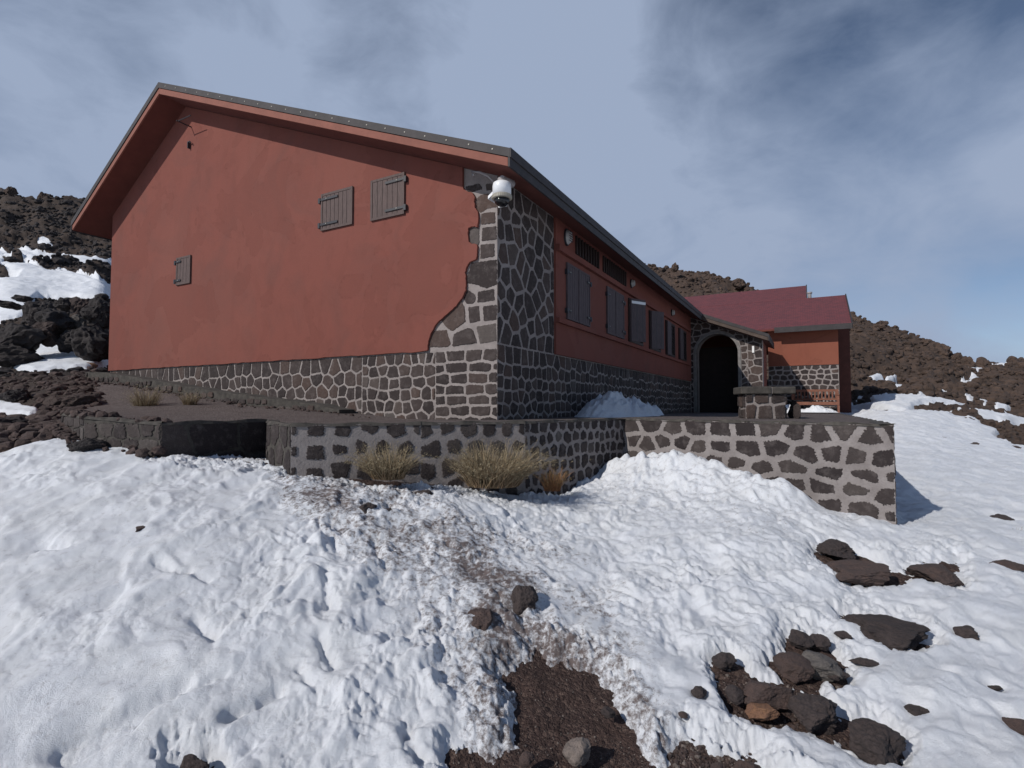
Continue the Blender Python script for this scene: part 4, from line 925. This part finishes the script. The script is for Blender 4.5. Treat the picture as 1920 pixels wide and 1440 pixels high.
# bulkhead lamps on the side wall
def bulk(yc, zc, ry, rz, label, grille=True):
    loc = (.041, yc, zc-rz); p = W2(loc[0], loc[1]); t = empty('wall_lamp', (p[0], p[1], loc[2]+EYE), -TH, label=label, cat='lamp', group='bulkhead lamps on the shaded side wall')
    def oval(x0, x1, s0, s1, n=24):
        mb = MB(); vs = [(x0, yc+ry*s0*cos(2*pi*k/n), zc+rz*s0*sin(2*pi*k/n)) for k in range(n)]+[(x1, yc+ry*s1*cos(2*pi*k/n), zc+rz*s1*sin(2*pi*k/n)) for k in range(n)]
        return mb.add(vs, [(k, (k+1) % n, n+(k+1) % n, n+k) for k in range(n)]+[tuple(range(n, 2*n))])
    part_of(t, oval(.042, .07, 1.15, 1.1), 'lamp_base', IRON, loc); part_of(t, oval(.071, .13, .95, .7), 'lamp_glass', LAMPG, loc)
    if grille:
        m = MB()
        for k in (-2, -1, 0, 1, 2): m.box(.131, .14, yc-ry*.8, yc+ry*.8, zc+k*rz*.3-.006, zc+k*rz*.3+.006)
        part_of(t, m, 'lamp_guard', IRON, loc)
bulk(2.22, 2.83, .09, .13, 'oval caged lamp on the side wall next to the stone corner')
bulk(6.0, 2.80, .07, .09, 'small wall lamp above the open shutter on the shaded side wall', False)
bulk(10.2, 2.76, .07, .09, 'small wall lamp far along the shaded side wall near the arch', False)
# snow heap against the side wall
def snow_blob(name, cx, cy, rx, ry, h, zb, seed, **k):
    n, mth = 70, 50; us = np.linspace(-1, 1, n); vs = np.linspace(-1, 1, mth); U, Vv = np.meshgrid(us, vs, indexing='ij')
    r = np.sqrt(U*U+Vv*Vv); X = cx+U*rx; Yy = cy+Vv*ry; pr = np.clip(1-r, 0, 1)**.8
    pr = np.clip(1-r*r, 0, 1)
    Z = zb-.03+h*(pr*.75+.25*np.exp(-((U+.1)**2*5+(Vv+.35)**2*7)))*np.clip(pr*2.5, 0, 1)*(1+.5*fbm(X*2.2+seed, Yy*2.2, 1.0, 3))+.34*h*np.clip(pr*2, 0, 1)*np.abs(fbm(X*5, Yy*5, seed, 3))+.03*np.clip(pr*4, 0, 1)*np.abs(fbm(X*20, Yy*20, seed, 2))*min(1, h*2)
    i = np.arange(n-1)[:, None]*mth+np.arange(mth-1)[None, :]; Fq = np.stack([i, i+mth, i+mth+1, i+1], -1).reshape(-1, 4)
    o = mesh_np(name, np.stack([(X-cx).ravel(), (Yy-cy).ravel(), Z.ravel()-zb], 1), Fq, SNOW, None, True, {'dirt': np.full(n*mth, .18)}, **k)
    return o
def hut_place(o, x, y, z, rz=-TH): p = W2(x, y); o.location = (p[0], p[1], z+EYE); o.rotation_euler = (0, 0, rz)
o = snow_blob('snow_heap', 0, 0, .65, 1.8, .40, 0, 3, label='heap of old snow piled on the terrace against the shaded side wall', cat='snow heap'); hut_place(o, .52, 3.6, ZT)
o = snow_blob('snow_heap', 0, 0, .45, 1.0, .25, 0, 8, label='lower end of the shaded snow pile, nearer the arch', cat='snow heap'); hut_place(o, .45, 5.3, ZT)

# ------------------------------------------------------------ annex behind
VA = 16.2
anx = empty('annex_building', (*W2(3.3, VA), -.28+EYE), -TH, label='lower annex with red shingle roof and stone base behind the arch wing', cat='building')
AO = (3.3, VA, -.28)
xr = gab(1573, 700, VA)[0]; zs = gab(1573, 683, VA)[1]
m = MB(AO); m.box(XP+.002, xr, VA, VA+.4, -1.0, 3.02); aw = m.build('wall', MORTAR, anx)
m = MB(AO); m.box(XP+.002, xr, VA-.035, VA-.001, zs, 3.01); m.build('plaster', PLASTER_A, aw)
cells = stone_cells(XP+.01, xr, -.4, zs-.01, (.17, .24), (.18, .34), .04, .2, 31)
m = MB(AO); stone_mesh(m, cells, lambda x, z, h: (x, VA-h, z), .010, .008, 15, rnd=2); m.build('stonework', STONE, aw)
VB = VA+1.7; xb = gab(1594, 660, VB)[0]
m = MB(AO); m.box(XP+.002, xb, VB, VB+4.5, -1.0, 3.3); m.box(xr-.3, xr-.002, VA+.401, VB-.001, -1, 3.02); m.build('rear_block', SHADEP, anx)
VE = VA-.55; e0 = gab(1437, 622, VE); e1 = gab(1598, 606, VE); ze = (e0[1]+e1[1])/2
def ridge(pxx, pyy, sl):
    v = VE
    for _ in range(400):
        v += .02
        if gab(pxx, pyy, v)[1] <= ze+.05+sl*(v-VE): break
    return v, gab(pxx, pyy, v)
sl = .50; v1, r1 = ridge(1511, 536, sl); v2, r2 = ridge(1590, 553, sl)
XR1 = r1[0]; XR2 = e1[0]
def aslab(m, xa, xb, va, vb, lo, hi):
    m.hexa([(xa, va, ze+lo), (xb, va, ze+lo), (xb, vb, ze+sl*(vb-va)+lo), (xa, vb, ze+sl*(vb-va)+lo), (xa, va, ze+hi), (xb, va, ze+hi), (xb, vb, ze+sl*(vb-va)+hi), (xa, vb, ze+sl*(vb-va)+hi)])
m = MB(AO); aslab(m, -7, XR2-.02, VE+.03, v2, -.04, .02); arf = m.build('roof', SOFFIT, anx)
m = MB(AO); aslab(m, -7, XR2-.02, VE+.03, v2, .021, .06)
zz2 = ze+sl*(v2-VE); zz1 = ze+sl*(v1-VE)
m.hexa([(-7, v2+.001, zz2-.02), (XR1, v2+.001, zz2-.02), (XR1, v1, zz1-.02), (-7, v1, zz1-.02), (-7, v2+.001, zz2+.06), (XR1, v2+.001, zz2+.06), (XR1, v1, zz1+.06), (-7, v1, zz1+.06)])
m.hexa([(2.56, v2+.002, zz2-.04), (XR2-.02, v2+.002, zz2-.04), (XR2-.02, v2+5, ze-.04), (2.56, v2+5, ze-.04), (2.56, v2+.002, zz2+.055), (XR2-.02, v2+.002, zz2+.055), (XR2-.02, v2+5, ze+.06), (2.56, v2+5, ze+.06)])
m.build('shingle_covering', SHING, arf)
m = MB(AO); m.prism_x([(v2+.5, zz2-.3), (v1, zz1-.06), (v1+6, ze)], -6.9, XR1-.05); m.build('roof_gable', PLASTER_A, arf)
m = MB(AO); m.box(2.54, XR2, VE-.02, VE+.028, ze-.12, ze+.075); m.build('eave_fascia', TRIM, arf)
m = MB(AO); d = v2-VE
m.hexa([(XR2-.018, VE+.03, ze-.1), (XR2+.02, VE+.03, ze-.1), (XR2+.02, v2, zz2-.1), (XR2-.018, v2, zz2-.1), (XR2-.018, VE+.03, ze+.1), (XR2+.02, VE+.03, ze+.1), (XR2+.02, v2, zz2+.1), (XR2-.018, v2, zz2+.1)])
m.hexa([(XR1+.001, v2+.003, zz2-.05), (XR1+.04, v2+.003, zz2-.05), (XR1+.04, v1, zz1-.05), (XR1+.001, v1, zz1-.05), (XR1+.001, v2+.003, zz2+.1), (XR1+.04, v2+.003, zz2+.1), (XR1+.04, v1, zz1+.1), (XR1+.001, v1, zz1+.1)])
m.build('verge_trim', TRIM, arf)
fx, fz = gab(1518, 556, v2+.3); m = MB(AO); m.tube([(fx, v2+.3, zz2-.3), (fx, v2+.3, fz+.12)], .07, 12); m.tube([(fx, v2+.3, fz+.121), (fx, v2+.3, fz+.18)], .10, 12); m.build('flue_pipe', GREYP, arf)

# bench before the annex
BV = VA-.75; bx1, _ = gab(1574, 760, BV); zb = gab(1574, 774, BV)[1]; bx0 = bx1-1.45; bh = gab(1574, 729, BV)[1]-zb
p = W2(bx0, BV); bench = empty('wooden_bench', (p[0], p[1], zb+EYE), -TH, label='reddish wooden slatted bench against the stone base of the annex', cat='bench'); BO = (bx0, BV, zb)
sh = bh*.46
m = MB(BO)
for k in range(4): m.box(bx0, bx1, BV-.02+k*.115, BV+.075+k*.115, zb+sh-.03, zb+sh)
m.box(bx0, bx1, BV-.04, BV-.021, zb+sh-.11, zb+sh-.005); m.build('seat', BENCHW, bench)
m = MB(BO); m.box(bx0, bx1, BV+.46, BV+.50, zb+bh-.08, zb+bh); m.box(bx0, bx1, BV+.46, BV+.50, zb+sh+.06, zb+sh+.12)
for k in range(13): x = bx0+.06+k*(bx1-bx0-.16)/12; m.box(x, x+.045, BV+.47, BV+.49, zb+sh+.121, zb+bh-.081)
m.build('backrest', BENCHW, bench)
for x in (bx0-.001, bx1-.06):
    for y, hh in ((BV-.03, sh+.22), (BV+.45, bh)):
        m = MB(BO); m.box(x, x+.062, y+.0005, y+.06, zb-.02, zb+hh+.001); m.build('leg', BENCHW, bench)
    m = MB(BO); m.box(x, x+.062, BV-.05, BV+.449, zb+sh+.222, zb+sh+.26); m.build('armrest', BENCHW, bench)
o = snow_blob('snow_drift', 0, 0, .72, .45, .20, 0, 13, label='flat white snow drift lying under the wooden bench', cat='snow drift'); hut_place(o, (bx0+bx1)/2+.02, BV+.1, zb+.04)
o = snow_blob('snow_drift', 0, 0, .35, .35, .36, 0, 17, label='small upright snow lump left of the wooden bench', cat='snow drift'); hut_place(o, bx0-.15, BV-.5, zb)

# low stone block with coping on the terrace
q = hz(1443, 785, ZT); bl = empty('stone_block', (q[0], q[1]+.25, ZT+EYE), -.22, label='short masonry block with flat coping standing on the terrace edge', cat='stone block')
m = MB(); m.box(-.27, .27, -.25, .25, -.02, .36); m.build('mortar_core', MORTAR, bl)
m = MB(); cells = stone_cells(-.27, .27, 0, .36, (.11, .26), (.2, .3), .035, .1, 77, edge=.004)
stone_mesh(m, cells, lambda x, z, h: (x, -.25-h, z), .024, .006, 5, rnd=2)
stone_mesh(m, stone_cells(-.25, .25, 0, .36, (.12, .2), (.15, .3), .03, .1, 78, edge=.004), lambda x, z, h: (.27+h, x, z), .024, .006, 6)
stone_mesh(m, stone_cells(-.25, .25, 0, .36, (.12, .2), (.15, .3), .03, .1, 79, edge=.004), lambda x, z, h: (-.27-h, x, z), .024, .006, 7); m.build('stonework', STONE, bl)
m = MB(); m.box(-.34, .075, -.31, .32, .362, .47); m.box(.09, .40, -.31, .32, .362, .465); m.build('coping', COPING, bl, bevel=.015)
m = MB(); m.box(.076, .089, -.29, .3, .362, .463); m.build('coping_joint', MORTAR, bl)
q = hz(1494, 785, ZT); rock('rough_stone', q[0]+.02, q[1]+.1, ZT+.13, (.06, .14, .17), 77, ROCKS['dark'], .2, 0, 4, .4, label='upright rough stone standing beside the masonry block on the terrace', cat='stone')

# ------------------------------------------------------------ grass tussocks
def tussock(X, Y, z, w, h, nb, mat, seed, lean=(0, 0), spread=.9, **k):
    rg = random.Random(seed); vs = []; fs = []; tn = []
    for i in range(nb):
        a = rg.uniform(0, 2*pi); r = w*.28*math.sqrt(rg.random()); bx, by = r*cos(a), r*sin(a)*.7
        L = h*rg.uniform(.35, 1.05)*(1-.25*r/w); out = rg.uniform(.05, 1)**.8*spread*1.25*L; da = a+rg.uniform(-.9, .9)
        ex, ey = cos(da)*out+lean[0]*L, sin(da)*out*.8+lean[1]*L; wd = rg.uniform(.0016, .0034)*(1+h)
        sx, sy = -sin(rg.uniform(0, 6.28)), cos(rg.uniform(0, 6.28)); b = len(vs); ex += rg.gauss(0, .12)*L; ey += rg.gauss(0, .12)*L; curl = rg.uniform(.4, 1.1)
        for t in (0, .35, .7, 1):
            q = t**1.5*curl; px_ = bx+ex*(t*.35+q*.65); py_ = by+ey*(t*.35+q*.65); pz = L*(t-.42*t*t*min(1, out/L)); ww = wd*(1-t*.8)
            vs += [(px_-sx*ww, py_-sy*ww, pz), (px_+sx*ww, py_+sy*ww, pz)]; tn += [min(1, max(0, rg.random()*.25+t*.45+(.3 if i % 3 == 0 else 0)))]*2
        fs += [(b, b+1, b+3, b+2), (b+2, b+3, b+5, b+4), (b+4, b+5, b+7, b+6)]
        if rg.random() < .8:      # small side sprigs give the fuzzy look
            for s in range(5):
                t = rg.uniform(.3, 1); q = t**1.5*curl; cx = bx+ex*(t*.35+q*.65); cy = by+ey*(t*.35+q*.65); cz = L*(t-.42*t*t*min(1, out/L)); b = len(vs)
                d = [rg.uniform(-1, 1) for _ in range(3)]; l = .022*(.5+h)
                vs += [(cx, cy, cz), (cx+d[0]*l, cy+d[1]*l, cz+abs(d[2])*l), (cx+d[0]*l*.6+.004, cy+d[1]*l*.6, cz+abs(d[2])*l*.2)]; tn += [.9]*3; fs.append((b, b+1, b+2))
    m = MB(); m.v = vs; m.f = fs; m.t = tn; o = m.build('grass_tussock', mat); o.location = (X, Y, z+EYE); return setp(o, cat='grass tussock', **k)
def tus_at(px, py, Yd, wp, hp, nb, mat, seed, lean, label, spread=.9):
    q = ray(px, py+8); P = q*(Yd/q[1]); tussock(P[0], P[1], P[2], wp/F*Yd, hp/F*Yd, nb, mat, seed, lean, spread, label=label)
tus_at(728, 890, 5.35, 104, 80, 1100, STRAW, 1, (-.15, 0), 'straw coloured grass tussock in front of the terrace wall, left of the biggest one', .95)
tus_at(925, 903, 5.75, 170, 100, 2100, STRAW, 2, (.15, 0), 'biggest windswept dry grass tussock below the house corner', 1.05)
tus_at(1036, 912, 6.05, 55, 55, 260, RUST, 3, (.1, 0), 'small rusty orange grass tuft right of the biggest tussock', .7)
tus_at(272, 762, 8.4, 56, 58, 420, STRAW, 4, (0, 0), 'yellowish grass tussock beside the left end of the house footing', .7)
tus_at(356, 752, 8.6, 40, 36, 260, STRAW, 5, (0, 0), 'small greenish tuft growing at the house footing', .7)
tus_at(1916, 1010, 5.6, 40, 30, 260, STRAW, 6, (0, 0), 'pale dry shrub cut by the right picture edge above the rocks', .7)

# ------------------------------------------------------------ light, sky, camera
AZ = radians(52); EL = radians(33.5)      # light travels towards this azimuth (from +Y to +X)
sd = bpy.data.lights.new('sun', 'SUN'); sd.energy = 3.35; sd.angle = radians(.5); sd.color = (1, .95, .88)
so = bpy.data.objects.new('sun', sd); COL.objects.link(so)
import mathutils
so.rotation_euler = mathutils.Vector((sin(AZ)*cos(EL), cos(AZ)*cos(EL), -sin(EL))).to_track_quat('-Z', 'Y').to_euler(); so.location = (-20, -16, 20)
w = bpy.data.worlds.new('World'); scene.world = w; w.use_nodes = True; nt = w.node_tree; bg = nt.nodes['Background']
sky = N(nt, 'ShaderNodeTexSky'); sky.sky_type = 'NISHITA'; sky.sun_disc = False; sky.sun_elevation = EL; sky.sun_rotation = AZ+pi
sky.altitude = 3200; sky.air_density = 1.0; sky.dust_density = .6; sky.ozone_density = 1.0
tc = coord(nt, 'Generated'); sep = N(nt, 'ShaderNodeSeparateXYZ'); nt.links.new(tc, sep.inputs[0])
dz = math_(nt, 'ADD', math_(nt, 'MAXIMUM', sep.outputs[2], 0.0), .22)
cx = math_(nt, 'DIVIDE', sep.outputs[0], dz); cy = math_(nt, 'DIVIDE', sep.outputs[1], dz)
cb = N(nt, 'ShaderNodeCombineXYZ'); nt.links.new(cx, cb.inputs[0]); nt.links.new(cy, cb.inputs[1])
mp = N(nt, 'ShaderNodeMapping'); mp.inputs['Rotation'].default_value = (0, 0, radians(35)); mp.inputs['Scale'].default_value = (.8, .55, 1); mp.inputs['Location'].default_value = (2.3, .4, 0); nt.links.new(cb.outputs[0], mp.inputs[0])
m3 = N(nt, 'ShaderNodeMapping'); m3.inputs['Scale'].default_value = (1, 1, 1.7); m3.inputs['Rotation'].default_value = (.25, .35, 0); m3.inputs['Location'].default_value = (3.1, 1.2, .4); nt.links.new(tc, m3.inputs[0])
c1 = noise(nt, 2.1, 5, .5, m3.outputs[0], .5); c2 = noise(nt, 6.5, 7, .6, m3.outputs[0], .35)
cl = math_(nt, 'ADD', math_(nt, 'MULTIPLY', c1.outputs[0], .62), math_(nt, 'MULTIPLY', c2.outputs[0], .38))
cm = ramp(nt, cl, [(.36, .06), (.50, .6), (.60, 1)])
bl = 0.0
for (qx, qy, rad, am) in [(330,70,.28,.09),(1010,130,.22,.24),(1350,430,.34,.14),(1880,420,.3,.14),(60,280,.22,.12),(500,330,.3,.06),(30,30,.16,-.07),(820,-60,.2,-.09),(1760,110,.26,-.20),(1930,570,.10,-.22),(1480,180,.16,-.06),(1250,60,.08,-.05)]:
    v_ = ray(qx, qy); v_ = v_/np.linalg.norm(v_); dn = N(nt, 'ShaderNodeVectorMath', operation='DISTANCE'); nt.links.new(tc, dn.inputs[0]); dn.inputs[1].default_value = tuple(v_)
    t_ = math_(nt, 'DIVIDE', dn.outputs['Value'], rad); g_ = math_(nt, 'POWER', 2.718, math_(nt, 'MULTIPLY', math_(nt, 'MULTIPLY', t_, t_), -1.0)); bl = math_(nt, 'ADD', bl, math_(nt, 'MULTIPLY', g_, am))
cl = math_(nt, 'ADD', cl, bl); cm = ramp(nt, cl, [(.33, .09), (.50, .54), (.66, 1)])
fr = math_(nt, 'MULTIPLY', cm, ramp(nt, math_(nt, 'ADD', math_(nt, 'MULTIPLY', sep.outputs[1], .5), .5), [(.42, .1), (.68, 1)]))  # clouds thinned behind the camera, out of view, to lower the ambient light
cloud = mix(nt, sky.outputs[0], (4.35, 5.3, 7.2), fr)
nt.links.new(cloud, bg.inputs[0]); bg.inputs[1].default_value = .076
cam = bpy.data.cameras.new('camera'); co = bpy.data.objects.new('camera', cam); COL.objects.link(co); scene.camera = co
co.location = (0, 0, EYE); co.rotation_euler = (pi/2+PITCH, 0, 0); cam.sensor_width = 36; cam.lens = 36*F/1920; cam.clip_end = 3000; cam.clip_start = .05
scene.view_settings.view_transform = 'Standard'; scene.view_settings.look = 'None'; scene.view_settings.exposure = 0; scene.view_settings.gamma = 1
scene.render.resolution_x = 1024; scene.render.resolution_y = 768
